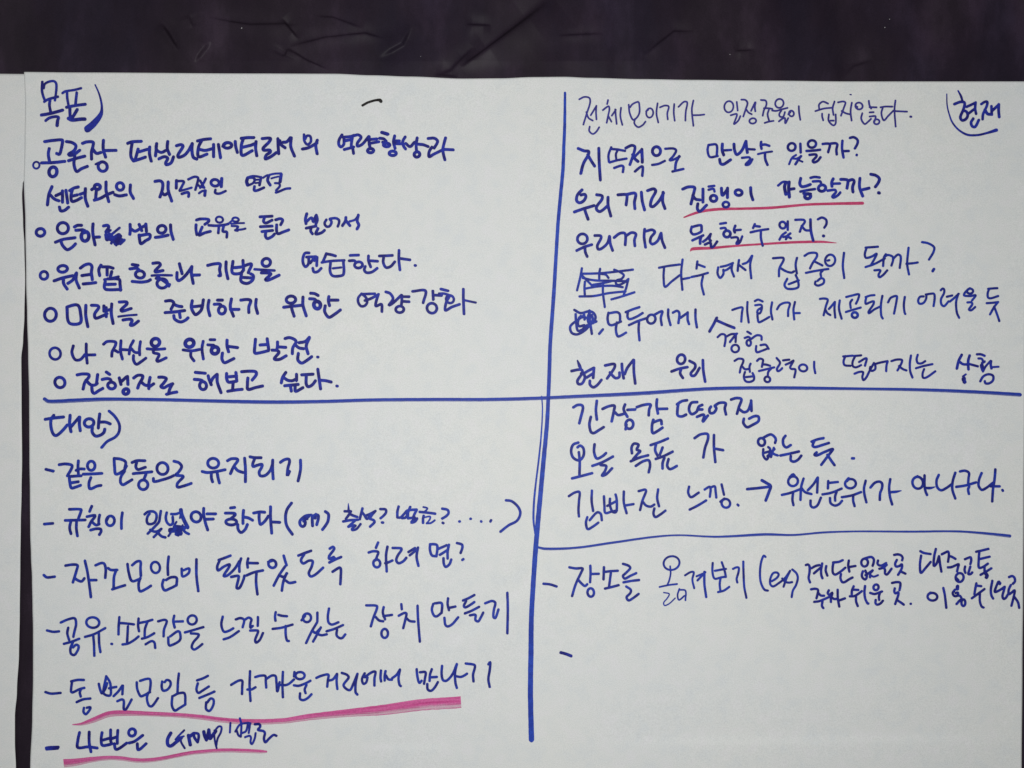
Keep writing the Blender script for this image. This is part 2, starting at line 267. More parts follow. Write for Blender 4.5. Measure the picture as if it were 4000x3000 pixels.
# ------------------------------------------------------------------ handwriting
# "@ x y width pen" sets the tracing frame; "#id" starts a written line; then one character per row: strokes split by "/",
# points "x,y[,pen width]"; "n:" sets the pen width of a stroke; "Ox,y,rx,ry" is a ring.
DATA = """
@100 280 800 33
#title_goal
목 27:180,108 176,200 190,265 212,318/26:195,180 205,135 250,108 305,102 329,125 332,180 325,250 316,312/28:200,325 240,300 290,285 350,270/30:264,300 257,360 272,445/168,468 250,455 330,435 400,415/30:215,530 255,500 320,485 355,492 345,530,34 340,582,36
표 26:397,232 430,212 520,198 600,178/27:447,215 450,290 465,370/29:552,225 545,290 538,360/32:440,385 540,365 645,352/32:478,385 478,440 482,510/34:558,408 530,455 495,510/38:462,505 500,522 600,512 640,512
) 750,140,14 790,230,18 815,320,22 823,400,26 810,465,45 745,550,65 665,622,72
#line_skill
공 205,755 300,742 397,738 398,760 385,830 365,892 333,882/255,828 245,890 258,970/172,985 290,982 425,968/36:O295,1082,43,52
론 440,755 500,765 542,798 525,850 462,892 480,905 530,890 585,848/528,895 530,940/462,962 550,935 640,912/528,930 522,1000 550,1078 600,1050 668,1022
장 612,775 660,758 728,762 728,800 712,870 712,945/725,835 765,882 815,872/840,740 838,835 864,925/850,852 978,850/O832,1025,50,50/24:755,1000 790,982
퍼 1100,775 1150,758 1250,752/1152,765 1138,850 1138,920 1165,965/1215,835 1198,900 1180,960/1165,965 1230,945 1295,922/1225,865 1330,835/1340,812 1338,890 1357,968
실 1415,775 1410,840 1402,910/1410,800 1415,845 1465,872 1515,850/1535,752 1530,830 1555,895/1438,942 1500,918 1535,935 1512,985 1518,1005 1570,985 1598,918
리 1628,800 1680,788 1700,805 1645,900 1650,925 1710,905 1760,850 1800,775/1800,775 1795,840 1812,925 1850,945
테 1855,748 1930,732 2000,725/1900,745 1866,820 1868,918 1960,890/1872,838 1940,850 2020,830/2030,785 2030,920/2082,785 2105,930
#
bullet 21:O115,1010,33,38
#line_center
센 285,1240 250,1330 235,1440/265,1330 310,1375 360,1395/325,1340 390,1310/398,1285 398,1410/435,1280 455,1420/365,1460 378,1502 420,1498 465,1462
터 475,1285 520,1258 570,1245/505,1275 490,1340 500,1400 545,1392 605,1360/500,1345 560,1330/585,1325 640,1305/645,1262 645,1370 672,1455
와 36:O775,1245,30,28/712,1275 745,1250/765,1270 755,1380/740,1388 800,1370 865,1335/868,1190 870,1290 898,1405/885,1325 945,1302
의 O1020,1240,38,42/960,1328 1010,1342 1090,1330/1132,1222 1130,1300 1165,1370
지 1395,1185 1455,1180 1480,1205 1475,1280 1450,1355/1468,1300 1500,1330 1530,1315/1540,1190 1540,1280 1578,1400
@640 660 905.7 28
속 120,108 118,185/24:130,115 190,120 175,160 150,205/22:150,210 210,195 265,178/26:170,238 230,222 238,235 235,265
@100 280 800 33
@700 460 800 33
@640 660 905.7 28
적 24:232,100 290,75 325,82 325,110 300,200/22:315,140 340,165 370,175/24:400,92 375,140 345,180/24:345,110 385,180/22:335,232 365,212 400,205/28:395,205 390,255
@700 460 800 33
@640 660 905.7 28
인 28:O488,132,38,32/30:552,90 548,170/24:492,198 490,228 530,235 590,210
@700 460 800 33
@640 660 905.7 28
연 32:800,85 790,120 800,155/22:800,80 850,68 930,78/22:810,155 850,135 870,100 850,85 820,85/18:860,105 925,100/18:870,135 915,130/26:928,80 912,155/26:865,165 862,205 890,205 955,178
@700 460 800 33
@640 660 905.7 28
결 20:945,85 985,60 1010,60/28:1000,65 990,110 1015,155/20:1010,55 1060,45 1120,42/18:1025,90 1060,80 1095,72/30:1120,50 1108,125/22:1060,135 1100,140 1105,165 1070,205/24:1068,225 1100,215 1160,190 1205,185
@700 460 800 33
#line_skill
이 O522,298,45,30/470,310 500,275/605,255 610,310 628,375
터 668,222 740,215 808,214/690,230 670,310 680,405 790,355/680,320 760,300/765,300 830,275/830,255 825,330 838,412
로 895,225 985,222 975,255 905,330 910,350 980,350 985,370 940,405 930,445 990,420 1050,375
서 1065,225 1068,290 1075,390/1085,245 1100,290 1145,325/1120,265 1160,260 1200,215/1210,215 1205,310 1245,415
의 28:1348,180 1352,250 1385,290 1420,260 1415,200 1380,195 1360,230/1330,338 1400,322 1490,270/1492,240 1475,300 1490,390
@1200 340 700 36
역 430,590 395,650 390,710 415,740 450,710 455,640/440,620 540,610 580,595/460,665 540,650/560,600 545,700 545,740/455,772 520,755 575,740/560,745 572,820
량 580,600 630,590 665,620 620,690 620,730 680,705 760,610/765,610 765,700 780,760/740,650 860,640/770,695 885,675/38:O782,785,38,25
향 42:920,560 995,582/890,632 945,640 975,670/38:O980,715,38,22 /930,680 960,700/1080,600 1065,680 1085,760/1080,665 1140,665/1090,700 1160,700/38:O1055,818,42,28
상 1210,615 1180,670 1190,730 1215,765/1215,695 1270,735 1325,680/1358,625 1345,710 1350,790/1370,705 1430,712 1495,735/38:O1355,832,35,32
과 1490,635 1570,632 1610,665 1600,700 1565,755/1540,740 1505,800 1505,860 1560,830 1660,780/1708,625 1675,760 1680,820 1700,900/1695,770 1805,775
#black_dash
dash 28:680,228 750,190 850,162 900,162,38 910,178,40
@100 800 800 33
#line_training
bullet O160,298,45,42
은 O402,252,58,62/320,405 400,375 535,355/378,380 400,440 450,485 500,460 540,420
하 525,240 560,222 605,222/540,275 620,270/635,275 635,305/38:O642,340,42,50/728,205 725,300 750,435/735,350 800,348
@380 840 1045.0 25
를 50,90 85,85 95,100 70,140/20:75,145 110,125/20:185,105 130,150 80,190/26:70,160 80,205 120,170/34:100,160 110,200 180,165/34:115,190 150,190 190,175/34:125,215 180,200/36:150,235 185,225 200,205/22:115,235 130,205/22:155,250 170,225/22:190,240 225,205
@100 800 800 33
샘 1128,210 1130,270 1125,320/1130,255 1180,285 1225,265/1225,210 1255,280/1240,250 1290,225/1298,205 1305,290/1225,325 1230,370 1245,420 1300,385 1340,360 1340,320 1240,330
의 O1470,265,45,42/1400,352 1460,345 1540,328/1565,215 1570,290 1595,375
@700 780 800 31
교 185,220 230,208 318,214 318,235 275,268/182,270 180,320 190,380/248,295 225,350 215,385 270,360 338,342
@380 840 1045.0 25
육 18:O1010,38,30,24/22:920,85 990,88 1060,80 1085,72/22:1005,95 1000,150/22:1045,90 1038,135 1070,140 1070,185
@700 780 800 31
@380 840 1045.0 25
을 18:O1143,38,26,17/16:1115,45 1095,62 1080,75/16:1105,72 1165,68 1215,66/18:1110,90 1165,95 1150,120 1190,120 1225,112/22:1140,125 1160,128
@700 780 800 31
듣 870,185 1005,178/920,195 910,235 935,252 1005,220/875,292 1005,285/892,345 1010,332/935,350 930,390 950,420 1000,400 1030,370
고 1040,218 1090,205 1118,220 1095,272/1052,270 1052,340 1065,368 1120,350 1185,325
싶 1378,150 1362,215 1370,262/1372,240 1430,195 1450,240 1475,175/1480,165 1492,220 1475,265/1370,308 1480,285/1425,300 1420,340 1440,370/1500,310 1475,370 1535,358 1570,330
어 28:1590,215 1570,255 1590,290 1625,285 1645,240 1625,210/28:1630,205 1690,200 1725,220 1725,255 1712,290
서 1800,190 1795,230 1762,282/1805,230 1845,282/25:1840,235 1900,215 1935,170/1935,165 1922,230 1940,275 1920,318
@100 800 800 33
#line_workshop
@100 800 800 31
bullet O198,762,40,44/24:172,728 205,722
@100 800 800 33
워 O400,692,52,35/305,822 400,790 510,765/408,795 410,850 450,912/455,850 510,810 545,740/550,735 545,810 580,900
크 590,685 640,650 690,640 715,665 710,730 720,810/605,765 710,750/620,855 700,848 760,840
숍 815,650 790,700 800,765/830,670 900,672 945,685/880,690 880,760/930,720 915,780/27:848,808 920,795 1005,775/860,825 850,890 870,915 1030,915/870,860 970,858/885,800 1010,805 1020,860 1025,925
흐 1150,645 1215,655/1125,692 1200,685 1230,710/O1235,752,48,40/1150,828 1250,835 1320,825 1350,808
름 1372,632 1440,628 1455,650 1400,710 1400,725 1485,710/26:1360,765 1450,760 1580,762/O1475,850,58,48/1410,795 1440,790 1545,860/1555,860 1545,880
과 1660,635 1690,745/1635,730 1635,800 1655,820 1720,770 1795,670/1795,665 1790,740 1810,850/1800,760 1880,758
기 1965,655 2040,638 2100,640 2095,700 2105,765 2085,765/2165,615 2165,700 2185,800
#line_future
bullet O268,1188,65,68
미 445,1105 470,1275 590,1275 590,1150 570,1090 530,1080 445,1105/650,1085 650,1200 672,1318
래 710,1085 780,1090 790,1110 745,1180 755,1225 830,1200 880,1175/845,1090 845,1150/870,1110 870,1210/850,1150 920,1130/930,1070 925,1170 945,1285
를 1010,1050 1090,1050 1095,1070 1030,1135 1040,1150 1140,1120/24:1000,1208 1100,1195 1200,1188/1050,1245 1130,1235 1150,1250 1130,1300 1160,1300 1220,1255
준 1510,1040 1570,1035 1600,1060 1570,1130/1600,1075 1650,1095 1690,1100/1505,1165 1600,1158 1720,1142/1660,1160 1670,1220/1600,1195 1610,1235 1670,1265 1720,1250 1755,1220
비 1800,1035 1790,1110 1830,1185 1860,1175 1900,1130 1920,1025/1815,1100 1905,1090/1980,1030 1970,1110 1990,1200
@700 780 800 33
#line_workshop
법 580,665 575,790 660,795 695,760/590,735 690,725/688,655 695,760/700,715 780,695 745,790/672,800 668,880 730,905 790,870 800,820 770,800/690,840 780,845
을 O940,678,46,42/28:812,752 900,758 1030,765/885,790 990,800 930,865 960,870 1080,815
@1150 950 800 30
연 160,105 115,108 92,160 95,220 120,255 150,225 155,150/130,150 235,145/170,215 215,160 215,190/245,150 240,245/198,270 210,310 250,308 290,270
습 345,110 325,160 305,205/345,115 400,125 445,138/28:295,208 400,192 540,185/390,205 385,300 410,350 480,355 530,335 530,200/25:415,272 505,262
한 600,132 695,128/590,190 650,190 665,215/O692,235,42,34/800,135 800,190 825,258/815,190 900,195/765,250 755,290 780,318 840,310 895,270
다 915,138 1060,132/965,140 960,210 990,262 1040,250 1085,200/1130,75 1128,180 1140,290/1140,165 1250,180
dot 30:1300,240 1310,241
#line_future
역 28:725,545 690,590 690,640 720,680 760,675 785,640 775,590 725,545/28:730,550 870,545/760,620 820,600 905,555/908,550 880,640 880,680 940,660 945,740
량 985,525 1035,545 1065,600 1020,670 1060,650 1155,560/1160,560 1160,620 1155,670/1165,578 1240,578/1165,628 1240,632/O1138,715,45,34
강 1275,520 1415,515 1390,645/1495,515 1500,610/1500,560 1590,565/O1485,702,55,52
화 1580,495 1660,515/27:1560,545 1620,545 1680,565/27:O1680,605,42,42/1680,565 1640,640 1630,725 1700,690 1785,660/1825,495 1825,600 1832,765/24:1830,615 1900,630 1960,642
@650 1120 800 33
하 550,145 605,145/515,190 580,190 595,212/O600,252,38,42/702,130 690,220 725,320/690,245 785,245
기 802,145 870,138 910,150 890,220 890,280/970,135 965,210 985,290
위 O1345,140,52,38/1265,222 1370,210 1460,200/1350,215 1360,260 1380,320/1475,110 1475,200 1510,315
한 1555,70 1600,75 1640,95/1545,130 1600,135 1620,155/40:O1628,198,35,40/1755,105 1750,150 1762,205/1765,145 1855,145/1715,205 1710,270 1755,330 1820,295 1880,250
@100 1280 800 31
#line_self
bullet 28:O318,280,58,65
나 515,195 500,270 535,345 590,345 640,290/655,175 655,280 665,385/640,295 750,293
자 840,180 880,150 970,155 970,190 935,260 930,310/955,240 1000,265/1030,140 1025,250 1045,340/1020,235 1105,240
신 1165,140 1130,210 1118,285/1140,225 1180,265 1230,270/1240,150 1230,225 1232,295/1165,300 1165,350 1195,395 1250,365 1300,328
을 38:O1402,160,45,42/1310,228 1400,235 1505,228/1380,250 1380,270 1440,290 1415,355 1430,365 1520,325
위 40:O1770,168,46,42/1700,240 1790,250 1880,235/1785,260 1785,310 1820,360/1918,145 1905,230 1920,340
한 1990,130 2045,130/1965,185 2030,190/40:O2045,245,38,38/2035,190 2010,215
@650 1120 800 33
한 655,575 655,640 672,705/670,645 770,658/605,715 600,780 625,820 680,800 730,775
발 962,565 955,640 955,715 1000,715 1105,690/1010,630 1080,625/1088,560 1105,680/1200,595 1200,640 1195,670/1200,650 1290,655/1140,685 1200,690 1215,710 1165,780 1220,785 1295,745
전 1280,560 1330,550 1390,575 1400,600 1365,660 1360,725/1385,620 1430,660 1485,670/1430,605 1500,590 1545,545/1545,550 1510,640 1530,725/1425,720 1420,790 1460,825 1510,800 1570,755
dot 30:1630,760 1640,760
#line_host
해 310,925 420,935/300,1000 380,1010 400,1030/O395,1068,38,42/450,960 460,1000 485,1060/480,1030 500,990 540,950/548,945 550,1030 590,1145
보 650,935 650,990 670,1030 760,1020/660,975 760,965/750,925 760,1020/720,1040 715,1110/660,1130 750,1115 820,1108
고 810,918 900,912 965,920 970,950 925,1010/880,985 875,1050 880,1108 960,1090 1040,1072
싶 1290,925 1255,980 1240,1040/1265,980 1310,1010 1360,1015 1395,1000/1405,945 1405,1015/1275,1070 1425,1055/1340,1075 1350,1130/1390,1080 1395,1130 1475,1090
다 1460,952 1585,945/1510,965 1510,1050 1530,1080 1575,1060 1610,1015/1635,890 1650,1000 1665,1105/1660,1010 1720,1015 1780,1030
dot 30:1838,1072 1848,1074
@100 1280 800 33
bullet O370,592,54,56
진 555,510 620,500 680,505 685,530 640,590 620,665/650,565 700,615 745,620 775,600/778,505 765,610/715,640 720,690 740,710 790,680 835,655
행 870,478 908,505/825,560 880,550 915,560 925,585/O928,625,42,36/1010,540 1030,615/1025,590 1090,530/1100,525 1105,615/38:O1083,690,30,28
자 1165,545 1210,515 1265,520 1260,550 1225,610 1210,655/1245,585 1290,620 1335,625/1345,535 1330,610 1330,660/1335,640 1385,605
로 1435,535 1480,535 1520,550 1490,600 1460,635 1490,650 1540,625 1590,605/1585,610 1560,655 1545,705/1520,720 1580,705 1635,695
#title_alternative
대 210,990 310,975 410,965/305,945 275,990 275,1080 300,1150 330,1165 390,1120 450,1050/480,945 475,1040 490,1125/490,1070 550,1000 580,965/585,965 580,1040 590,1115
안 O685,1028,52,44/800,930 790,1010 785,1085/800,1020 860,1020 915,1040/720,1075 720,1130 755,1170 810,1160 845,1130 855,1095
) 30:900,900 960,955 1010,1040 1010,1120 970,1180 880,1230 820,1295
@100 1740 800 31
#line_groups
dash 218,258 300,278
같 360,208 430,200 500,215 495,250 450,330/570,165 565,230 570,305/545,270 580,255 635,255/470,330 480,420 495,460 540,450 595,430/475,335 600,328/485,405 570,392
은 O708,220,42,48/620,310 720,308 825,302/705,345 685,400 690,465 715,465 770,440 815,432
모 955,140 960,230 975,310 1060,270 1090,220/955,140 1030,150 1080,180 1070,250/1070,275 1030,340 1025,400 1050,425 1100,400 1150,370
둥 1148,185 1200,165 1290,165/1200,180 1190,230 1210,260 1255,250 1295,235/1160,305 1260,295 1365,285/1300,310 1280,360/O1270,425,52,50
으 O1478,250,62,62/1380,355 1385,390 1480,370 1560,345 1600,325
로 1600,170 1660,190 1685,230 1650,290 1620,320 1700,330 1700,345 1640,410 1640,450 1700,440 1790,410
@650 1740 700 36
유 O578,220,70,58/440,322 500,335 600,325 725,300/555,330 555,400 570,450/625,335 640,410 655,465
지 752,190 800,165 875,168 880,190 830,260 790,350/835,260 880,310 950,335/965,155 975,300 975,450
되 1030,140 1080,150 1170,152/1090,160 1065,230 1070,260 1120,245 1180,235 1175,270 1145,330 1160,375 1220,370 1280,310 1310,230/1312,180 1310,290 1318,415
기 1405,210 1460,175 1510,170 1520,200 1500,280 1490,365/1520,320 1500,365/1655,180 1655,300 1625,440
#line_rules
야 O366,882,60,65/460,775 460,850 480,950 510,1045/500,845 610,845/480,912 580,908
한 790,772 845,765/725,835 840,838 850,855 800,900/O800,945,65,38/952,800 945,880 945,965/960,885 1010,895 1065,925/880,975 885,1035 920,1075 970,1040 1000,975
다 1075,835 1150,822 1215,825/1145,840 1145,910 1160,975 1210,940 1260,870/1285,755 1285,900 1300,1085/1300,945 1400,950
( 1545,710 1490,790 1470,880 1485,990 1555,1098
예 O1680,955,35,45/1665,910 1720,870 1790,860/1700,900 1740,905/28:1690,940 1720,900 1760,880/1800,870 1800,930 1805,995/1845,850 1840,850 1835,900/1805,870 1870,860 1875,900 1855,980
) 1960,815 2000,850 1995,930 1970,980 1925,1040
@100 1740 800 30
dash 200,850 295,842
규 470,690 600,692 595,720 570,790/425,810 530,808 645,805/490,815 475,890 490,955/550,815 548,900 560,980
칙 715,655 690,715/660,770 750,755 745,775 710,820 680,880/715,825 760,860 795,850/800,750 790,800 790,850/700,915 760,900 810,905 815,930 795,965
이 O915,815,45,52/870,820 890,780/1045,725 1035,800 1035,900
@550 1980 539.9 42
있 60,120 110,80 200,75 245,110 250,180 220,250 170,275 115,270 95,220 110,150 140,110/320,65 305,160 290,240 220,320 110,430/150,365 210,395 270,390 330,350/320,360 260,430 205,485/270,410 330,470 395,490
@100 1740 800 30
@550 1980 539.9 42
었 415,90 400,170 420,250 470,290 510,260 510,160/485,115 560,115 620,95/60:640,45 650,110 700,230 750,330/30:635,130 625,180/34:570,240 540,290/30:670,290 660,340/80:470,375 560,370 640,360/70:540,320 620,330 690,340/70:570,430 640,425/36:480,410 440,470/42:680,370 720,410 770,435/44:560,440 600,455
@100 1740 800 30
@1300 1900 800 28
@1320 1940 801.2 28
출 112,75,10 115,145,26/70,158 140,158/140,160 115,200 85,240/125,185 165,205 210,220/55,268 130,255 215,250/26:190,255 150,290 115,320/110,325 170,310 190,315/26:185,320 150,350 155,362 200,350 245,295
@1300 1900 800 28
@1320 1940 801.2 28
석 265,125 250,185 235,245/255,160 285,200 310,240 325,235 345,200/300,205 350,185 405,155/26:400,160 370,195 345,235/345,240 385,255 395,275 345,325
@1300 1900 800 28
? 512,245 570,250 575,280 550,315 515,345/530,390 545,392
@1320 1940 801.2 28
벌 655,105 642,160 640,220/640,225 675,225 720,180 750,150 850,140/780,110 760,160 730,225 690,232/755,165 755,230/755,235 830,225/850,145 825,190 810,230/825,235 805,260 790,280 830,270 855,235
@1300 1900 800 28
@1320 1940 801.2 28
금 20:920,112 965,125 950,150 915,172/880,165 960,172 1050,185/925,205 918,240 918,285/18:925,225 995,215 990,245 960,285/22:955,288 1000,285 1045,255
@1300 1900 800 28
? 1180,240 1240,255 1250,290 1220,325 1180,348/1185,392 1195,398
dots 1365,380 1372,378/1485,350 1492,350/1600,378 1605,380/1702,380 1710,365
) 1870,150 1930,160 2000,220 2025,290 1990,370 1900,420 1810,490
@100 1740 800 29
#line_meeting
dash 195,1400 230,1425 315,1418
자 430,1298 500,1288 560,1295 550,1350 510,1480/525,1430 560,1455 605,1468 635,1435/640,1245 670,1380 705,1640/690,1455 765,1455
조 755,1295 820,1270 850,1280 865,1340 860,1430/890,1325 920,1345 990,1345/975,1355 955,1420 950,1540/935,1555 1010,1530 1075,1510
모 1100,1280 1115,1380 1150,1465 1240,1440/1150,1295 1200,1255 1240,1255 1240,1330 1245,1410/1240,1430 1220,1500 1235,1575 1300,1550 1355,1515
임 27:O1402,1318,48,60/1545,1200 1535,1300 1538,1400/1490,1450 1475,1510 1500,1565 1560,1545 1630,1510/1515,1455 1570,1425 1630,1430 1630,1510
이 27:1685,1330 1695,1415 1760,1380 1765,1330 1700,1350/1845,1230 1845,1400 1865,1575
@700 2080 800 29
될 425,298 490,275 555,250/435,305 410,370 420,410 480,370 545,345 540,370 480,470 520,465 600,390 650,310/668,280 650,350 650,425/560,480 640,470 640,500 620,600 650,600 690,520 705,465
수 745,280 735,330 740,380/745,330 850,332/725,465 810,430 905,410/835,430 830,540 845,670
있 O1005,340,42,42/960,320 1020,300/1128,250 1145,310 1160,355/1145,365 1080,460 1020,575/1085,465 1130,480 1165,440/1160,440 1125,530 1108,630/1150,520 1190,545 1255,535
도 1285,250 1350,225 1425,198/1350,235 1315,300 1340,335 1400,305 1440,310 1430,370 1400,440 1420,475 1470,455 1555,380
록 1625,175 1660,155 1675,175 1620,255 1620,285 1670,265/1620,325 1690,290 1750,265/35:1640,285 1680,280/1655,425 1730,380 1745,390 1745,480 1740,560
@1300 1900 800 28
하 490,605 465,665/385,715 440,700 490,710 480,750 460,800/O475,832,36,44/590,650 575,750 582,920/565,830 600,820 645,800
려 645,665 740,670 740,690 700,750 685,800 710,830 760,810 795,770/815,710 890,665/830,745 900,690/920,660 905,760 925,860
면 1050,625 1050,690 1070,745 1120,755/1050,625 1120,630 1130,660 1120,750/1130,680 1230,635/1155,740 1235,690/1255,630 1240,700 1240,780/1195,775 1200,840 1220,870 1260,840 1280,790
? 1340,612 1395,630 1400,660 1380,720/1398,795 1412,785
@700 2080 800 27
#line_share
을 O140,945,50,48/60,1080 150,1055 262,1022/125,1090 210,1100 205,1125 150,1190 135,1240 160,1265 200,1245 250,1205
느 470,908 455,990 470,1055 490,1075 540,1060 585,1035/478,1155 550,1130 645,1065
낄 610,940 660,925 700,945 685,1025/700,950 750,920 780,940 770,980 770,1030 795,1010/850,912 850,960 848,1010/765,1060 850,1060 850,1080 820,1160 830,1190 870,1160 905,1085
수 1042,860 1035,910 1040,955/1070,890 1110,900 1165,905/1008,1042 1100,1030 1225,995/1150,1010 1150,1100 1165,1170 1185,1172
있 O1380,922,42,48/1320,950 1360,900/1492,865 1492,960/1490,970 1430,1070 1370,1195/1440,1060 1470,1085 1525,1035/1530,1025 1490,1100 1445,1180/1500,1100 1540,1110 1595,1100
는 1618,820 1605,910 1615,975 1650,995 1720,970/1590,1068 1680,1040 1770,1000/1705,1050 1700,1110 1730,1140 1760,1140 1795,1100
@100 2300 800 27
#line_share
dash 230,450 300,465 362,460
공 378,365 460,330 530,320 545,380 530,450 515,520/460,420 450,480 470,555/412,595 500,570 580,540/510,580 485,640 490,700 525,715 560,670 572,620 545,605 510,635
유 O725,365,68,58/640,520 740,490 860,425/730,500 738,600 742,725/790,480 795,600 808,685
dot 925,595 935,597
소 1012,305 1005,400 1003,495/1015,370 1090,375 1170,385/1105,405 1100,500 1095,590/1045,602 1110,590 1170,555 1220,515
속 1220,320 1215,400 1225,460/1225,370 1300,355 1370,335/1315,360 1290,430 1285,510/1255,540 1320,520 1390,480/1295,600 1360,565 1390,580 1400,640
감 1430,352 1500,335 1525,350 1495,440 1490,515/1605,290 1595,350 1610,420/1600,355 1700,352/1540,525 1545,600 1560,615 1665,555 1665,470 1640,460 1560,515
#line_district
dash 212,1115 270,1132 378,1125
동 490,1000 560,985 630,985/500,1010 490,1110 505,1120 580,1085 635,1070/600,1080 585,1120 595,1165/550,1225 620,1195 700,1185/630,1285 625,1330 650,1355 690,1310 700,1280 660,1285
별 790,1025 805,1090 825,1130 860,1080 880,1020/870,945 910,1010 920,1080 915,1150 870,1150 840,1120 870,945/900,1075 980,1060/950,1160 1000,1110 1045,1045/1050,1045 1045,1140/990,1215 1040,1195 1060,1210 1060,1300 1080,1305 1110,1260 1145,1195
모 1200,1010 1205,1080 1240,1160 1270,1155 1345,1115/1235,995 1300,975 1340,975 1350,1020 1340,1110/1325,1120 1310,1180 1330,1260 1360,1270 1390,1240 1430,1180
임 1475,1000 1470,1060 1485,1100 1530,1090 1565,1040 1560,1000 1525,985 1500,1010/1655,915 1645,1010 1640,1120/1585,1160 1580,1260 1610,1315 1660,1290 1725,1250/1600,1155 1650,1130 1715,1130 1725,1250
등 1850,990 1910,970 1970,940/1860,1020 1845,1090 1865,1125 1910,1100 1980,1055/1875,1180 1950,1150 2040,1110/1950,1225 1950,1300 1985,1320 2025,1260 2030,1200 2000,1185 1960,1230
@1300 2270 800 27
#line_share
장 360,262 475,268 475,300 440,390 410,490/460,385 500,425 545,435/550,280 540,340 565,415/545,378 595,372 640,365/O560,565,34,50
치 740,248 745,305/710,375 770,345 795,350 780,430 760,510/795,400 830,430 885,438/915,265 920,400 940,655
만 1085,245 1070,310 1095,375 1125,380 1170,345/1100,240 1175,240 1175,345/1245,185 1240,250 1255,315/1250,290 1325,275/1205,395 1215,470 1240,490 1290,465 1355,390
들 1405,210 1465,185 1530,150/1440,215 1415,270 1430,285 1480,260 1530,225/1425,350 1500,320 1580,278/1480,370 1540,365 1540,420 1570,435 1595,400 1625,340
기 1645,240 1720,215 1755,235 1740,310 1735,390 1755,400 1790,305/1885,125 1890,300 1885,565
#line_district
에 345,995 315,1060 330,1110 360,1095 375,1040/345,1040 420,985 460,980 450,1050 450,1130/520,965 515,1040 522,1085
서 570,970 560,1030 560,1075/575,1020 600,1060 640,1065/640,1050 690,1010 725,955/725,955 710,1050 720,1120 735,1135
만 905,950 915,1040 935,1100 960,1075/940,985 1000,985 995,1050 985,1110/1070,950 1050,1010 1045,1080/1050,1040 1125,1035/1020,1110 1025,1170 1060,1185 1100,1150 1135,1090
나 1180,915 1175,1000 1190,1070 1230,1075 1290,1010 1340,895/1340,895 1320,990 1325,1100 1340,1155/1320,1025 1380,1035 1420,1020 1450,1000
기 1435,890 1530,905 1535,930 1515,1010 1520,1085/1680,900 1700,875 1695,960 1680,1060 1695,1145
@700 2520 800 27
가 560,430 640,385 680,385 680,450 678,530/765,280 760,440 770,605/735,480 780,480 825,455
까 820,345 880,330 930,335 935,400 940,460/935,370 1000,330 1040,335 1050,400 1060,500 1085,400/1120,288 1115,430 1120,565/1090,430 1150,432 1190,415 1240,370
운 O1305,330,48,40/1245,290 1240,340/1238,435 1290,440 1360,415 1418,385/1375,430 1355,480 1365,520/1305,520 1305,580 1340,595 1390,570 1430,530
거 1480,355 1540,330 1610,320 1605,380 1598,450/1605,385 1660,370 1705,310/1705,310 1700,400 1708,475
리 1755,300 1810,320 1830,350 1775,430 1800,470 1845,485 1880,420 1925,310/1925,310 1905,420 1905,510 1925,535
#line_group
@640 2820 801.2 36
' 22:718,10 712,115
@700 2520 800 27
별 23:655,790 670,850 670,920 665,990/23:605,935 655,860 740,840 770,845/23:620,920 640,975 665,990/23:740,860 720,930 680,950/23:765,850 755,920 750,950/23:710,995 760,980 775,1000 770,1050 785,1070 815,1010 825,950
로 815,855 865,855 875,880 850,915 910,930 925,950 915,1010 930,1050 970,1010 1020,970 1050,980
@100 2640 960 26
dash 185,650 220,645 295,642/187,660 290,652
나 485,510 470,580 470,645 560,640 645,650/572,505 572,600 588,685
번 688,510 680,570 690,625 750,620 780,610/690,580 760,560/765,485 765,580 770,600/765,570 820,550/830,490 825,560 825,610/798,610 810,660 840,655 910,605
은 O958,510,32,32/930,605 980,590 1055,535/1005,610 1010,665 1030,660 1085,610
@640 2820 801.2 36
G 75,120 40,190 45,250 75,260 130,220 190,170/22:220,90 160,150 125,190/20:140,185 180,165 215,155/22:185,170 185,215 225,285
@100 2640 960 26
@640 2820 801.2 36
r 265,145 275,200 285,250/275,160 320,125
@100 2640 960 26
@640 2820 801.2 36
o 30:320,125 330,170 365,220/28:325,120 370,130 375,170 365,215
@100 2640 960 26
@640 2820 801.2 36
u 430,105 440,150 460,195/460,190 480,120 485,85/485,90 495,180/500,180 560,100
@100 2640 960 26
@640 2820 801.2 36
p 20:545,90 545,160 555,230 570,285/22:550,95 590,50 620,55 615,110 580,180 565,260
@100 2640 960 26
#underline_pink_long
line 420,440,8 500,434,24 600,402,42 740,347,48 850,336,48 1000,338,42 1200,346,38 1382,355,38 1600,375,40 1750,396,42 1966,413,46 2299,407,46 2549,372,54 2883,336,64 3226,306,86 3557,262,96 3919,238,98
#underline_pink_group
line 342,787,70 450,777,60 600,753,44 750,739,36 850,743,36 1000,761,36 1100,761,36 1250,741,34 1450,701,34 1600,683,34 1800,671,34 2000,676,34 2120,682,30 2175,684,16
@2160 320 800 19
#line_schedule
전 283,188 340,162 395,175 400,230 365,340 328,462/360,325 385,390 430,418/408,360 470,258/468,258 465,330 470,405/397,482 392,530 430,562 470,535 500,488
체 595,195 585,240/538,305 600,262 610,290 595,370 580,442/598,370 632,430/635,365 680,300/672,295 680,380 688,455/735,278 728,370 750,465
모 818,245 830,340 870,410 930,345 932,240 920,215 860,240 832,275/885,400 880,450 920,488 970,465 1000,428
이 O1045,335,38,50/1005,318 1030,300/1130,230 1118,340 1138,440
기 1155,275 1210,255 1250,265 1235,340 1240,405/1310,238 1305,330 1315,420
가 1355,270 1415,215 1450,220 1435,320 1430,418/1517,200 1500,300 1517,475/1505,360 1580,358 1635,352
일 O1900,268,48,62/1985,215 1995,310/1920,360 1985,345 1985,370 1955,455 2000,420 2025,368
@2900 320 650 24
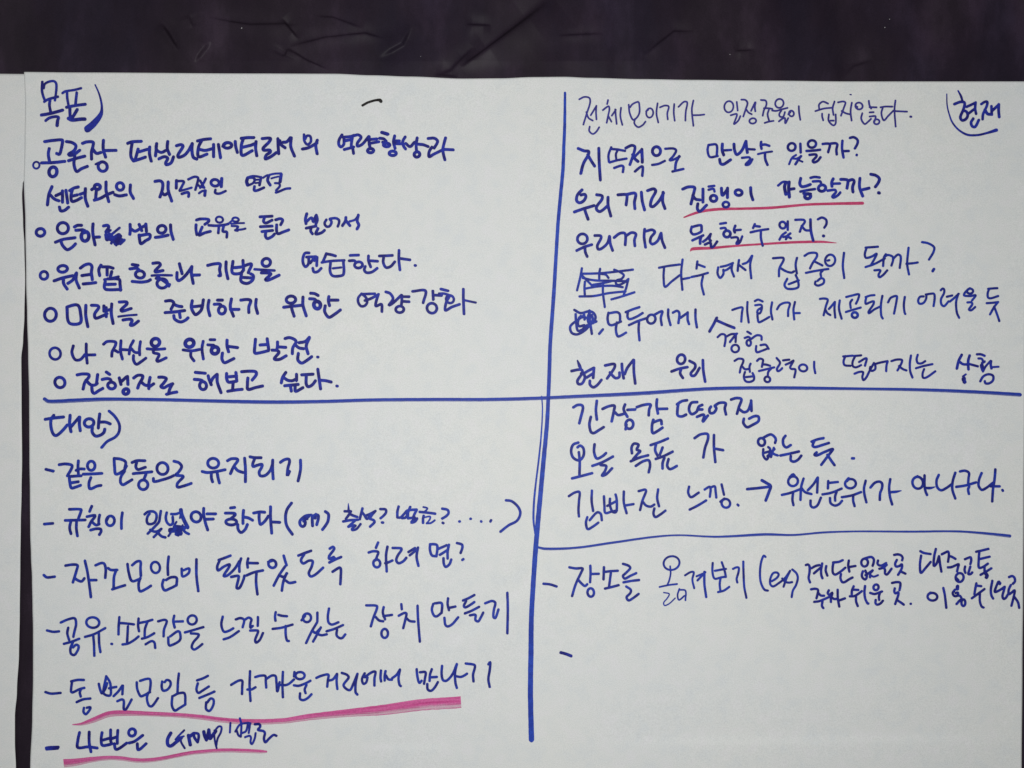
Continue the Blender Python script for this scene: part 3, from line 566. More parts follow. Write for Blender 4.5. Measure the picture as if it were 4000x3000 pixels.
정 -15,235 40,240 68,280 45,360 12,460/45,355 80,405 125,430/115,385 170,270/175,270 165,330 172,392/O138,518,45,35
조 245,240 310,250 320,300 285,380 270,450/285,350 350,350 400,360/352,370 335,430 355,515/295,545 350,528 415,518
율 O492,285,55,60/395,380 450,385 520,365 600,345/520,375 490,430 500,460 540,465 560,420 565,400/485,525 530,490 565,480 570,550 610,480
이 O652,420,33,38/610,430 640,400/750,322 755,410 770,505
쉽 1020,350 1020,300 1070,262 1140,288/970,388 1080,355 1200,342/1060,420 1060,460 1075,512/1225,260 1200,350 1212,440/1150,430 1145,510 1180,560 1215,578 1240,550 1240,430/1170,515 1215,515
지 1270,272 1340,260 1370,275 1350,340 1310,450/1320,385 1370,415 1425,430/1455,275 1438,390 1452,515
않 O1550,320,48,45/1510,320 1530,335/1680,250 1690,310 1712,355/1690,335 1785,338/1595,415 1580,490 1625,560 1670,530 1710,490/1690,405 1745,402/1690,460 1770,455 1770,480 1750,540/O1785,530,38,32
다 1835,338 1900,328 1995,328/1865,345 1848,420 1880,510 1940,450 2010,380/2035,245 2022,370 2038,595/2025,388 2190,395
@3200 320 800 20
. 24:985,375 995,376
#title_present
stroke 330,135,10 345,138,16
( 1378,130,12 1382,250,14 1405,350,16 1440,440,18 1510,520,20 1600,570,24 1700,575,24 1800,555,24 1915,520,36
현 24:1500,95,16 1530,150 1548,205/30:1460,240 1530,215 1570,225 1560,290 1525,380 1545,415 1585,400 1605,360 1590,320 1560,310/28:1590,270 1690,225/28:1615,340 1680,290/28:1690,220 1685,290 1695,345/30:1665,395 1640,440 1655,480 1685,485 1725,410
재 28:1750,240 1790,215 1815,215 1810,260 1770,350 1765,405/32:1790,300 1820,345 1860,350/28:1860,260 1865,355/30:1870,310 1935,250/30:1940,240 1938,310 1945,380
@2160 320 800 32
#line_continue
지 270,718 340,745 385,750 380,790 330,880 300,990/375,785 400,830 450,910/495,715 500,880 512,1060
속 26:630,705 600,790 605,865/26:640,725 700,730 780,745/24:700,735 680,780 685,840/26:610,870 700,845 795,828/27:660,930 735,905 760,915 755,975
적 30:785,715 850,685 885,700 870,780 830,895/860,785 885,830 920,860/28:880,810 950,740/960,725 965,870/28:885,968 950,915 970,915 965,1015
으 O1118,748,42,50/26:1070,897 1140,885 1210,852
로 26:1212,722 1300,720 1330,740 1300,800 1260,845 1300,840 1370,805/28:1365,800 1330,870 1320,940/27:1290,968 1410,940
만 26:1680,680 1670,740 1695,810 1780,800/26:1685,680 1765,680 1770,800/1830,670 1828,740 1845,790/26:1835,740 1925,735/1800,835 1810,880 1840,890 1920,840
날 1955,670 1960,730 1985,785 2040,740 2085,640/2085,640 2090,700 2100,765/26:2100,725 2180,730/26:2040,820 2120,815 2130,835 2080,895 2120,890 2155,835
@2900 320 650 34
수 250,795 245,840 255,890/250,840 300,832 360,850/28:205,960 290,940 395,925/300,950 305,1030 335,1105
있 O655,865,52,50/770,820 775,940/28:715,970 660,1010 620,1095/28:655,1015 720,1020 780,990/780,985 740,1040 705,1095/26:740,1035 800,1062
을 O925,825,55,48/850,918 950,912 1035,902/890,970 980,965 985,990 935,1050 950,1070 1000,1050 1040,1000
까 1065,825 1140,820 1165,830 1140,935/1170,820 1240,815 1262,830 1250,900 1255,965/1330,780 1325,890 1345,1005/1345,920 1415,918
? 1428,745 1480,735 1530,770 1530,820 1495,885/1520,968 1520,975
@2160 320 800 32
#line_ourselves
우 315,1165 265,1220 255,1280 285,1305 330,1285 355,1240 345,1215 300,1222/230,1405 330,1370 445,1335/345,1385 360,1430 380,1485
리 470,1218 530,1230 530,1265 470,1350 475,1385 510,1400 590,1340/595,1245 595,1330 625,1450
끼 700,1220 780,1215 800,1225 790,1330/800,1215 880,1200 895,1215 880,1300 885,1370/955,1190 965,1290 990,1385
리 1020,1175 1090,1155 1110,1180 1065,1270 1055,1340 1085,1345 1150,1280 1195,1200/1190,1190 1185,1290 1210,1370
진 1400,1158 1460,1135 1530,1140 1525,1180 1490,1320/1510,1225 1540,1265 1590,1275/1620,1155 1620,1300/1565,1315 1560,1370 1585,1400 1660,1330
행 26:1680,1130 1745,1122/26:1680,1165 1735,1155 1745,1185/O1735,1258,36,32/1820,1145 1830,1225 1885,1160/1885,1145 1885,1250/28:O1868,1325,35,28
이 O2005,1195,38,30/2135,1140 2140,1210 2160,1275
@2900 640 800 32
#line_ourselves
가 26:385,235 440,195 500,200/35:470,200 455,250 470,330/34:505,195 500,260 508,360/510,275 560,268
능 630,155 620,215 640,245 680,242 735,222/28:625,300 700,285 785,272/30:660,320 740,325/36:O705,350,32,26
할 28:735,152 780,142 835,148/28:760,190 840,190 850,215/O860,262,40,34/982,160 965,200 968,245/28:975,215 1055,212/28:920,290 1000,282 1010,305 970,355 985,365 1030,340 1058,308
까 1060,168 1120,170 1140,180 1130,265/1140,185 1190,170 1208,190 1190,250 1195,305/1270,155 1265,250 1300,350/1275,285 1370,262
? 1385,112 1440,125 1480,160 1470,200 1435,250/34:1468,312 1480,315
@2160 800 800 30
#line_what
우 O318,368,56,52/30:255,495 340,455 420,430/345,450 350,510 370,560
리 450,332 515,335 520,360 480,440 490,480 530,470 590,410 610,340/612,340 620,420 645,495
끼 660,355 720,310 770,305 785,330 780,435/790,335 850,300 895,315 880,380 885,445/990,262 985,350 1000,460
리 1005,285 1070,270 1100,295 1060,350 1050,400 1075,425 1130,390 1165,310/1168,305 1180,390 1210,465
뭘 28:1500,235 1490,290 1520,320 1600,290 1605,250 1600,220 1500,240/28:1505,385 1570,355 1625,330/30:1600,350 1590,380 1590,420/28:1620,400 1660,370 1705,315/30:1700,320 1690,370 1705,390/28:1640,430 1700,410 1710,460 1735,450 1775,395
할 26:1805,205 1870,195/26:1810,255 1860,250 1870,275/O1880,315,38,34/28:1970,225 1955,270 1965,300/26:1970,275 2030,270/26:1925,355 1990,352 2000,380 1980,420 2015,410 2045,340
@2900 640 800 26
수 135,650 115,695/125,670 190,678/88,740 180,720 280,705/200,735 200,800 220,885
있 O435,662,34,36/490,620 490,715/470,740 430,770 400,820/440,790 480,780 520,750/500,760 470,815/480,780 525,805
지 570,605 660,605 675,625 640,680 620,735/640,670 680,715 725,720/30:735,600 740,720 765,830
? 815,600 860,580 905,605 908,650 885,690/32:873,778 880,780
@2160 800 800 25
#line_crossed_out
소 312,685 300,760 260,925/305,755 360,810 435,885/345,830 340,900 345,980/285,990 440,985 600,955 785,935
수 510,690 500,740 500,800/510,745 570,755 600,790/430,865 520,850 630,825/540,850 540,950 560,1105
로 660,700 720,725 765,760 740,800 690,815 680,850 710,865 770,840 810,805/815,800 790,900 765,970/630,1022 760,985 880,945
strike 300,745 500,740 700,720 865,700/320,790 440,815 600,820 790,825/350,905 500,880 650,875 755,890
#line_crowd
다 1145,680 1250,660 1370,645/1200,680 1195,780 1210,885 1280,830 1370,760/1400,590 1385,740 1398,920/1390,805 1475,788
수 1560,610 1550,690/1555,640 1640,672/1495,780 1590,760 1675,735/1620,770 1605,860 1630,970
여 1785,675 1778,740 1805,790 1840,750 1840,700/1810,670 1880,655 1945,628/1840,715 1880,700 1920,670/1940,630 1930,700 1955,775
서 2010,595 2000,660 1995,715/2010,650 2080,705/2050,640 2100,620 2150,550/2152,550 2130,650 2142,795
@2900 640 800 25
집 330,1020 440,1015 445,1040 400,1130 395,1215/410,1125 470,1160 530,1175 560,1160/590,1015 575,1090 588,1185/485,1240 455,1310 490,1350 600,1335 600,1260 575,1200/500,1300 610,1258
중 670,995 720,965 800,965 805,1000 760,1070 730,1130/770,1050 865,1098/685,1178 800,1155 930,1135/870,1150 845,1180 850,1215/810,1265 850,1235 880,1250 875,1290 820,1315 785,1300 790,1270
이 O948,1042,55,60/920,1045 940,1040/1098,960 1085,1100 1100,1235
될 1330,905 1465,895/1340,910 1322,980 1335,1015 1400,1000 1450,970 1430,1020 1385,1100/1330,1115 1430,1080 1540,1020/1425,1150 1490,1150 1470,1200 1480,1225 1520,1200 1565,1150/1550,975 1530,1010 1520,1105
까 1540,1000 1570,985 1620,1000 1630,1030 1610,1100/1625,1030 1680,980 1710,1000 1700,1125/1795,905 1780,1080 1800,1195/1770,1080 1830,1075 1895,1065
? 1940,845 2010,860 2070,900 2065,950 2015,1035/30:2070,1135 2055,1160
@2160 800 800 27
#line_chance
scribble 230,1135 300,1170 390,1150 440,1170 460,1220 430,1280/245,1180 250,1260 270,1360 330,1340 400,1290 470,1260/395,1140 400,1250 420,1395/300,1200 270,1260 280,1310 340,1300/340,1190 300,1220 190,1310 200,1380 260,1400 340,1360 400,1300/340,1240 350,1215 280,1220/330,1330 370,1300/395,1160 375,1230 395,1290 430,1250 420,1190
, 540,1345 498,1395
모 600,1165 590,1230 605,1290 640,1300 735,1260/615,1170 690,1160 720,1180 725,1260/690,1270 680,1350 700,1420 740,1410 790,1380
두 785,1160 860,1130 935,1105/810,1150 805,1210 825,1235 900,1210 970,1168/820,1300 920,1255 1010,1225/930,1260 925,1350 935,1465
에 O1062,1235,45,48/1090,1190 1180,1150 1165,1220 1175,1300/1245,1130 1245,1200 1270,1300
게 1295,1165 1340,1145 1365,1170 1355,1280/1380,1220 1455,1165/1455,1160 1455,1240 1470,1290/1540,1130 1540,1230 1555,1325
#insert_caret
caret 30:1770,1220 1735,1290 1690,1370/30:1770,1250 1860,1290 1960,1330
@2750 1050 650 30
#line_chance
기 375,548 440,525 510,515 505,580 495,705/578,440 575,560 595,715
회 675,430 720,410 780,435/680,485 760,480 770,520 745,590 710,590 715,550 760,520/710,590 715,660 730,710 800,680 868,640/905,445 890,560 910,675
가 970,540 1010,480 1080,450 1140,460 1120,550 1118,630/1210,440 1190,540 1200,675/1200,590 1275,588
제 1540,400 1600,395 1645,410 1620,500 1590,620/1615,545 1640,590 1680,615/1660,535 1700,490 1740,440/1740,440 1735,540 1745,650/1805,420 1795,530 1830,665
공 1890,375 1970,355 2060,340 2050,400 2020,465/1970,410 1945,450 1950,520/1885,575 1980,545 2085,515/34:O2005,615,38,38
#insert_experience
경 180,910 230,870 280,880 285,950 272,1030/290,905 360,870 430,865/345,970 420,880/425,875 420,975/440,860 400,900 345,975/O415,1060,52,48
험 575,835 625,865/540,920 590,905 615,925/O595,985,30,38/625,935 700,885 760,895 765,945/695,1025 690,1080 705,1110 770,1090 835,1065/750,1015 820,1010 860,1065
#line_tension_drop
집 405,1225 460,1195 520,1205 520,1240 490,1310 475,1380/510,1300 545,1335 600,1330/620,1260 605,1300 610,1370/545,1370 530,1430 550,1490 600,1505 660,1480 665,1430 645,1385/555,1440 650,1430
중 705,1225 740,1195 785,1210 780,1250 770,1305/780,1270 830,1275 880,1290/730,1360 830,1335 935,1310/890,1330 855,1370 848,1420/O842,1470,38,36
력 965,1185 1010,1250 970,1330 980,1360 1010,1350 1040,1320/1050,1218 1135,1208/1085,1275 1140,1250 1190,1220/1190,1225 1145,1310 1160,1330 1215,1340 1200,1445
이 O1318,1318,55,45/1465,1235 1465,1310 1480,1390
@3350 1080 650 30
#line_chance
되 105,275 160,255 225,248/115,280 105,330 110,365 160,345 215,330 210,370 145,470 150,490 220,440 300,400/330,255 310,380 315,520 335,560
기 405,345 440,285 520,260 520,310 485,495/628,270 615,380 625,480 635,500
어 880,265 830,270 805,320 820,360 870,355 910,300 915,240/905,240 970,230 1015,230 1025,280 1010,395
려 1105,185 1130,160 1150,170 1150,220 1110,300 1115,370 1150,395 1210,330/1185,270 1260,252/1225,335 1280,290 1345,230/1340,230 1310,340 1320,480 1350,550
을 O1495,195,42,32/1495,155 1440,200 1415,250 1500,260 1570,250 1520,320/1460,345 1515,345 1525,370 1480,440 1510,450 1565,405
듯 1735,165 1800,158 1860,155/1750,165 1730,220 1735,280 1770,290 1870,260/1715,355 1790,350 1870,340/1860,350 1820,400 1760,505/1815,400 1850,490 1885,595
#line_tension_drop
어 170,1200 165,1240 195,1255 235,1230 235,1170/215,1170 300,1145 400,1125/400,1130 385,1180 380,1260
지 450,1125 520,1105 590,1110 580,1160 530,1250/550,1190 600,1230 650,1250/710,1050 695,1150 700,1260 730,1345
는 800,1040 785,1100 800,1150 850,1155 900,1125/775,1220 880,1190 995,1165/885,1230 865,1290 870,1345 910,1345 1035,1260
상 36:1385,1040 1345,1120 1320,1225/34:1350,1130 1400,1165 1460,1170/36:1490,1050 1470,1130 1475,1235/32:1490,1165 1600,1195/26:1440,1300 1400,1330/55:1412,1355 1412,1375/50:1418,1395 1425,1405
황 32:1585,1035 1640,1035 1690,1055/30:1605,1090 1650,1095 1670,1130/34:1655,1150 1690,1130/50:1650,1180 1665,1240/30:1665,1265 1700,1200 1770,1120/34:1775,1125 1770,1170 1780,1225/28:1790,1205 1875,1200/32:1630,1395 1670,1330 1740,1300 1800,1320 1800,1380 1750,1420 1700,1420 1690,1390
@2750 1050 650 30
떨 1850,1165 1980,1155/1880,1160 1855,1230 1870,1280 1950,1290/1995,1160 2090,1150/2010,1160 1975,1240 1980,1295 2020,1310 2090,1280/2060,1240 2160,1190 2140,1290/2000,1395 2070,1370 2115,1375 2105,1440 2120,1480 2160,1440 2200,1360 2260,1250
@2100 1350 800 30
현 430,160,16 450,210,34 465,248,30/365,275 440,260 480,265 480,300 430,380 440,415 480,410 510,350 500,310 470,300/500,300 560,265 610,240/530,345 600,300/610,240 600,350/565,380 565,420 600,450 640,430 690,370
재 728,215 830,200 830,240 750,355/780,290 840,350 880,340 885,290/910,195 915,270 930,355/940,310 970,240 1035,155/1040,155 1040,280 1055,410
우 O1550,148,44,50/1445,280 1530,250 1620,232/1550,250 1540,300 1570,350
리 1640,165 1700,200 1700,240 1655,300 1665,325 1700,320 1750,240/1785,155 1790,270 1810,390
#underline_pink_progress
@2160 320 800 26
line 1415,1463,14 1500,1430,24 1600,1400,28 1700,1383,30 1850,1372,28 2046,1369,26 2346,1360,28 2746,1325,26 3046,1315,28 3346,1310,32
#underline_pink_what
@2160 800 800 26
line 1485,500,10 1500,480,30 1560,472,32 1700,468,28 1900,450,24 2046,438,22 2250,425,22 2600,405,26 2900,400,24 3060,412,8
@2100 1350 800 30
#line_loose
긴 385,668 430,642 480,645 490,680 465,780 450,840/640,595 630,700 640,800/575,770 560,850 575,930 605,945 660,915 715,880
장 700,685 770,655 830,650 825,700 800,820/835,720 870,750 940,735/945,635 930,690 970,770/970,695 1055,690/O992,850,42,48/950,905 960,850
감 1070,665 1150,640 1220,638 1205,690 1200,755/1290,580 1285,650 1300,735/1295,685 1400,682/1250,800 1235,870 1245,945 1300,920 1350,885/1250,830 1330,805 1340,850
떨 1505,635 1560,600 1615,590/1520,630 1510,700 1515,755 1560,765 1605,745/1725,610 1660,620 1635,690 1665,740 1720,710 1740,660 1780,640/1725,690 1780,690/1720,770 1790,745 1800,760 1785,820 1840,755
@2700 1520 700 34
어 245,215 225,250 235,295 280,290 310,240 290,205/290,205 350,170 425,175 415,240 430,315
짐 490,130 560,110 620,125 590,220 565,305/590,245 650,285 700,265 740,160/740,140 745,270/650,365 645,420 690,470 760,440 830,395 830,340 780,335 715,365
@2100 1350 800 29
#line_goal_missing
오 440,1048 385,1070 362,1140 385,1210 450,1240 495,1190 495,1110 460,1080 430,1100/445,1150 455,1250 452,1400/370,1435 450,1415 590,1378
늘 615,1065 610,1150 640,1220 700,1195 740,1160/590,1300 700,1260 815,1198/680,1290 740,1300 730,1350 695,1405 740,1390 805,1325
목 1020,1165 1015,1100 1040,1060 1090,1070 1075,1110 1070,1125 1110,1140 1080,1170 1030,1230/1005,1250 1100,1210 1195,1185/1060,1300 1140,1250 1200,1240 1215,1290 1200,1370
표 1220,1075 1310,1045 1410,1003/1280,1060 1270,1130 1295,1190/1350,1100 1320,1180/1275,1225 1370,1190 1460,1145/1370,1210 1350,1270 1350,1330/1415,1225 1400,1300 1430,1335 1505,1300
가 1695,1000 1760,960 1835,955 1840,1010 1810,1100 1790,1210/1905,965 1905,1100 1920,1260/1925,1115 2005,1130
@2700 1520 700 33
없 O868,652,42,48/890,600 980,560 1030,590 1045,625 1035,665/30:890,740 890,820 930,870 960,820 975,740 950,715/30:890,790 960,770/30:1020,725 1000,790 985,840/30:980,760 1020,800 1070,820/30:940,830 1030,740
는 1165,575 1135,620 1140,690 1175,720 1230,690/1100,820 1200,800 1330,770/1230,825 1230,880 1270,895 1320,870 1360,820
듯 1485,650 1560,620 1635,605/1520,640 1500,700 1530,715 1620,690 1700,665/1550,780 1520,810 1545,820 1650,775 1750,740 1700,810 1605,935/1680,810 1720,870 1770,940
. 1985,855 2010,855
@2050 1830 800 27
#line_deflated
김 475,300 540,260 590,255 585,350 580,450 585,520/725,238 722,350 738,460/675,525 660,590 680,655 740,625 795,585/700,560 780,475 820,490 832,560
빠 855,300 860,400 870,480 940,465 995,455/920,325 920,400 950,470 985,470 995,400 990,320 980,280/890,405 985,355/1070,248 1070,370 1100,485/1085,400 1175,385
진 1228,245 1300,228 1310,245 1270,350 1245,450/1275,360 1310,400 1360,412 1400,390/1440,225 1430,320 1450,410/1400,430 1390,490 1410,525 1460,500 1520,455
느 1775,195 1765,260 1795,310 1880,260/1780,445 1860,405 1960,345
@2700 1520 700 30
낌 165,1240 230,1205 240,1240 230,1330/240,1215 290,1200 300,1250 310,1340/375,1175 405,1305/O428,1410,52,55/360,1390 410,1350
. 572,1425 585,1438
→ 34:690,1235 800,1225 970,1205/36:870,1125 930,1160 980,1195 960,1270 920,1375
@2800 1800 600 36
#line_priority
우 O1098,295,72,68/40:1050,240 1100,195 1120,220/935,492 1050,465 1200,410/1100,450 1090,560 1105,640
선 1250,255 1215,380 1205,565/1215,385 1270,450 1365,480/1310,425 1390,340 1450,245/1455,240 1450,350 1445,460/1350,570 1355,650 1395,675 1450,640 1500,530
순 1605,290 1600,400/1605,320 1745,305/1520,485 1650,460 1800,400/1725,450 1705,510 1705,575/1630,535 1640,610 1700,645 1760,625 1805,575
위 O1925,330,80,65/45:1870,290 1900,255/1800,525 1940,500 2080,450/1965,500 1965,580 1985,655/2145,285 2120,400 2130,500 2155,600
@3350 1780 650 34
가 170,425 230,360 290,345 325,370 325,430 300,500 295,590/435,310 420,420 430,540 460,650/440,485 510,480 580,465,14
아 O800,360,72,78/30:750,300 800,270/890,260 890,400 905,480 925,525/910,430 970,430 1030,415,14
니 1080,255 1050,330 1060,420 1110,460 1180,430 1250,380/1300,225 1265,340 1260,450 1300,570
구 1360,210 1430,200 1480,230 1475,300 1470,380/1310,415 1440,395 1575,355/1485,410 1470,450 1480,510
나 1650,230 1615,320 1610,400 1650,455 1710,430 1800,360/1832,180 1820,320 1800,450 1790,610/1770,408 1890,408
. 1925,455 1932,468
#divider_vertical
@0 0 2212 10
line 2207,362,9 2206,480,11 2203,560,12 2199,660,13 2190,760,13 2180,870,13 2172,1000,13 2163,1150,14 2149,1350,14 2146,1450,14 2142,1550,14 2137,1650,15 2128,1750,16 2114,1900,17 2102,2030,18 2092,2150,18 2083,2280,18 2076,2410,18 2074,2550,19 2072,2700,19 2076,2890,20
side 2116,1548,5 2119,1600,5 2114,1700,6 2104,1800,7 2094,1880,7 2086,1960,8 2084,2030,8 2090,2085,6
#divider_horizontal
line 173,1558,13 190,1568,14 300,1564,15 400,1560,14 500,1560,13 650,1562,13 800,1566,13 1048,1571,14 1250,1569,13 1450,1563,13 1700,1561,13 1900,1561,13 2100,1556,13 2250,1549,13 2500,1537,14 2750,1520,13 2900,1516,13 3100,1516,13 3350,1519,11 3600,1523,12 3800,1531,13 3985,1542,14
#divider_lower
line 2098,2137,8 2130,2144,10 2250,2140,9 2400,2119,9 2550,2098,8 2650,2091,7 2800,2097,8 2990,2088,10 3100,2090,8 3220,2080,8 3350,2076,7 3550,2077,8 3740,2076,8 3850,2084,10 3945,2094,12
@2050 1830 800 27
#line_move_place
dash 200,1245 270,1252 345,1275
장 480,1068 550,1080 625,1080 610,1120 550,1250 510,1380/575,1200 610,1240 650,1270 675,1250/708,1050 710,1130 705,1230/715,1140 800,1138/O712,1340,36,44
소 855,1065 850,1200/850,1120 920,1110 1005,1105/930,1130 920,1200 910,1280/865,1298 940,1280 1015,1260
를 1060,1030 1120,1050 1140,1075 1080,1140 1060,1160 1080,1190 1140,1160 1205,1130/1065,1230 1150,1215 1235,1205/1095,1275 1145,1310 1140,1345 1100,1390 1120,1425 1170,1400 1230,1355
옮 22:O1585,1022,85,75/18:1570,1055 1575,1130 1560,1210 1540,1255/20:1455,1280 1550,1260 1645,1248/14:1500,1340 1560,1355 1540,1400 1500,1450 1510,1480 1560,1460 1625,1400/18:1670,1300 1650,1370 1665,1420 1725,1375/18:1670,1310 1735,1320 1735,1425
겨 22:1730,1155 1790,1120 1825,1120 1810,1200 1830,1295/22:1855,1165 1940,1130/24:1865,1210 1950,1120/26:1940,1115 1940,1250 1960,1390
@2700 2120 600 32
#line_move_place
보 310,290 305,400 320,490 345,520 430,500 500,490/340,405 420,390 500,378/440,280 465,350 485,420 500,495/425,500 410,600 420,690/385,712 470,690 550,635
기 600,378 650,355 685,360 680,430 655,520 665,575/750,270 755,480 765,640 795,795
( 1070,205 1045,185 1010,270 992,400 995,530 1020,620 1060,680 1105,690
ex 1160,555 1230,510 1260,460 1235,430 1180,440 1140,520 1140,600 1180,630 1250,590 1350,510 1425,405/1425,405 1370,520 1330,635/1310,515 1350,560 1400,575 1455,568
) 1455,385 1515,440 1535,510 1510,610 1465,690 1447,785
@3100 2100 500 42
#line_transport
계 210,475 250,465 275,500 275,600 260,700 285,775/310,530 380,490 450,475/350,620 420,560 490,500/495,445 475,560 480,650 500,705/565,490 555,570 585,660
단 680,430 780,420 850,390/690,430 675,520 680,610 720,640 810,590 895,520/955,395 945,490 965,590/960,510 1070,490/820,630 810,700 840,770 880,770 960,720 1020,690
없 O1228,432,60,65/1230,360 1340,335 1385,370 1385,430 1365,490/42:1200,580 1180,640 1190,690 1235,725 1260,700 1265,640 1240,570/42:1240,650 1320,600 1370,565/40:1360,580 1325,620 1320,690/36:1320,640 1380,675 1460,650
는 1460,395 1450,450 1480,480 1530,480 1600,440/1480,540 1550,520 1610,470/1560,520 1580,560 1580,620 1610,640 1650,600 1695,535
곳 1735,300 1800,290 1860,310 1885,350 1875,395/1785,385 1755,450 1770,500 1830,490 1870,460 1870,530 1805,645/1840,580 1935,625
#line_parking
주 300,895 370,885 420,900 420,950 395,1050/430,960 470,1000 530,1005/355,1110 440,1100 540,1060 630,1020/500,1100 490,1180 515,1220
차 610,910 590,960 620,990 670,950 660,1000 645,1050 645,1115/665,1040 700,1060 745,1060/762,900 765,1050 790,1195/790,1085 890,1050
쉬 1040,840 1010,910 1005,985/1020,900 1120,905/970,1015 1050,1010 1120,970 1180,925/1080,1020 1080,1100 1110,1185/1235,835 1225,950 1240,1060 1280,1140 1295,1140
운 O1425,860,45,48/1320,955 1400,975 1480,950 1530,930/1495,950 1475,1020 1480,1080/1420,1075 1415,1130 1440,1160 1500,1140 1545,1090
곳 1700,785 1780,770 1840,780 1845,830 1830,910/1750,875 1740,930 1760,965 1810,945 1810,990 1780,1080 1755,1150/1790,1080 1850,1120 1905,1160
dot 2020,1145 2030,1145
@3500 2100 500 42
#line_transport
대 420,235 480,265 600,285/435,310 420,400 415,500 430,610 500,540 600,420/690,195 660,330 655,490 700,450 745,320/745,320 760,450 785,590
중 790,290 850,260 900,240 915,300 900,420/915,320 960,330 1030,370/895,515 960,510 1030,480 1085,460 1070,520 1055,585/O1100,690,70,75/60:1040,710 1070,740
교 1190,375 1250,350 1290,340 1300,400 1285,460/1195,500 1185,560 1200,610/1285,500 1265,570 1250,630 1290,630 1320,600
통 1385,245 1480,225 1600,195/1440,250 1430,380 1435,520 1500,510 1590,450/1450,370 1620,330/1530,490 1530,580/1460,645 1540,600 1650,530/60:1550,620 1575,660 1560,690
#line_parking
이 O630,1022,82,68/560,980 600,950/818,870 845,1000 870,1215
용 60:1065,840 1060,890/1020,900 980,960 1010,1010 1070,1000 1070,950 1030,960/1060,1000 1110,1010 1130,1040/1045,1150 1100,1090 1140,1060/O1165,1125,35,55
쉬 1390,790 1370,890 1355,980/1385,830 1475,840/1310,1050 1420,970 1530,890/1450,970 1450,1100 1480,1190 1515,1210/1665,745 1640,900 1650,1000 1680,1055
운 60:1775,770 1795,795/1760,780 1720,880 1710,940 1790,910 1880,850/1880,850 1860,930 1840,1010 1860,1060 1900,1040 1935,980
곳 1950,685 2010,665 2050,700 2055,760 2020,800/1985,820 1950,900 1950,980 2000,950 2050,910 2040,1000 1995,1180/2050,1030 2110,1120 2130,1215
@2000 2400 800 32
#dash_lower
dash 525,412 590,430 640,450
"""
def catmull(P, step):
    out = []
    n = len(P)
    if n == 1: return P
    for i in range(n - 1):
        p0 = P[i - 1] if i else P[0]; p1 = P[i]; p2 = P[i + 1]; p3 = P[i + 2] if i + 2 < n else P[-1]
        L = math.dist(p1[:2], p2[:2]); k = max(2, int(L / step))
        # limit the tangents so that short segments do not overshoot
        la = math.dist(p0[:2], p1[:2]); lc = math.dist(p2[:2], p3[:2])
        m1 = [(p2[j] - p0[j]) * L / max(la + L, 1e-6) for j in range(3)]
        m2 = [(p3[j] - p1[j]) * L / max(lc + L, 1e-6) for j in range(3)]
        for q in range(k):
            t = q / k; t2 = t * t; t3 = t2 * t
            out.append(tuple((2*t3-3*t2+1) * p1[j] + (t3-2*t2+t) * m1[j] + (-2*t3+3*t2) * p2[j] + (t3-t2) * m2[j] for j in range(3)))
    out.append(tuple(P[-1]))
    return out

class Ink:
    def __init__(s): s.v = []; s.f = []; s.uv = []; s.k = 0
    def add(s, pts, base, cap=True, step=3.0):
        c = catmull(pts, step)
        # drop coincident samples
        d = [c[0]]
        for p in c[1:]:
            if math.dist(p[:2], d[-1][:2]) > 0.6: d.append(p)
        if len(d) == 1: d.append((d[0][0] + 1, d[0][1] + 0.2, d[0][2]))
        c = d; n = len(c); lift = base + (s.k % 14) * 6e-6; s.k += 1
        seed = random.random() * 90; i0 = len(s.v); run = 0.0
        for i, (x, y, w_) in enumerate(c):
            a = c[max(0, i - 1)]; b = c[min(n - 1, i + 1)]
            tx, ty = b[0] - a[0], b[1] - a[1]; l = math.hypot(tx, ty) or 1; tx /= l; ty /= l
            if i: run += math.dist(c[i][:2], c[i - 1][:2])
            h = 0.5 * w_ * (1 + 0.07 * noise.noise(Vector((run / 22.0, seed, 0))))
            h2 = 0.5 * w_ * (1 + 0.07 * noise.noise(Vector((run / 22.0, seed, 5))))
            z = lift + 5e-6 * i / n
            for sx, hh, vv_ in ((1, h, 0.0), (-1, h2, 1.0)):
                X, Y = x + ty * sx * hh, y - tx * sx * hh
                s.v.append(world(X, Y, z_sheet(X, Y) + z)); s.uv.append((run / 60.0 + seed, vv_))
        for i in range(n - 1):
            a = i0 + 2 * i; s.f.append((a, a + 1, a + 3, a + 2))
        if cap:
            for (x, y, w_), (qx, qy, _), e in ((c[0], c[1], 0), (c[-1], c[-2], 1)):
                ang = math.atan2(y - qy, x - qx); r = w_ * 0.5; j0 = len(s.v); m_ = 7
                z = lift + (5e-6 if e else 0) - 2e-6
                s.v.append(world(x, y, z_sheet(x, y) + z)); s.uv.append((run / 60.0 * e + seed, 0.3))
                for q in range(m_ + 1):
                    t = ang - math.pi / 2 + math.pi * q / m_
                    rr = r * (1.0 - 0.22 * abs(math.cos(t - ang)) * random.random())
                    X, Y = x + rr * math.cos(t), y + rr * math.sin(t)
                    s.v.append(world(X, Y, z_sheet(X, Y) + z)); s.uv.append((run / 60.0 * e + seed, 0.3))
                for q in range(m_): s.f.append((j0, j0 + 2 + q, j0 + 1 + q))
    def build(s, name, m, parent):
        me = bpy.data.meshes.new(name); me.from_pydata(s.v, [], s.f)
        uvl = me.uv_layers.new(name='UVMap')
        for lp in me.loops: uvl.data[lp.index].uv = s.uv[lp.vertex_index]
        me.materials.append(m)
        o = bpy.data.objects.new(name, me); sc.collection.objects.link(o); o.parent = parent
        return o

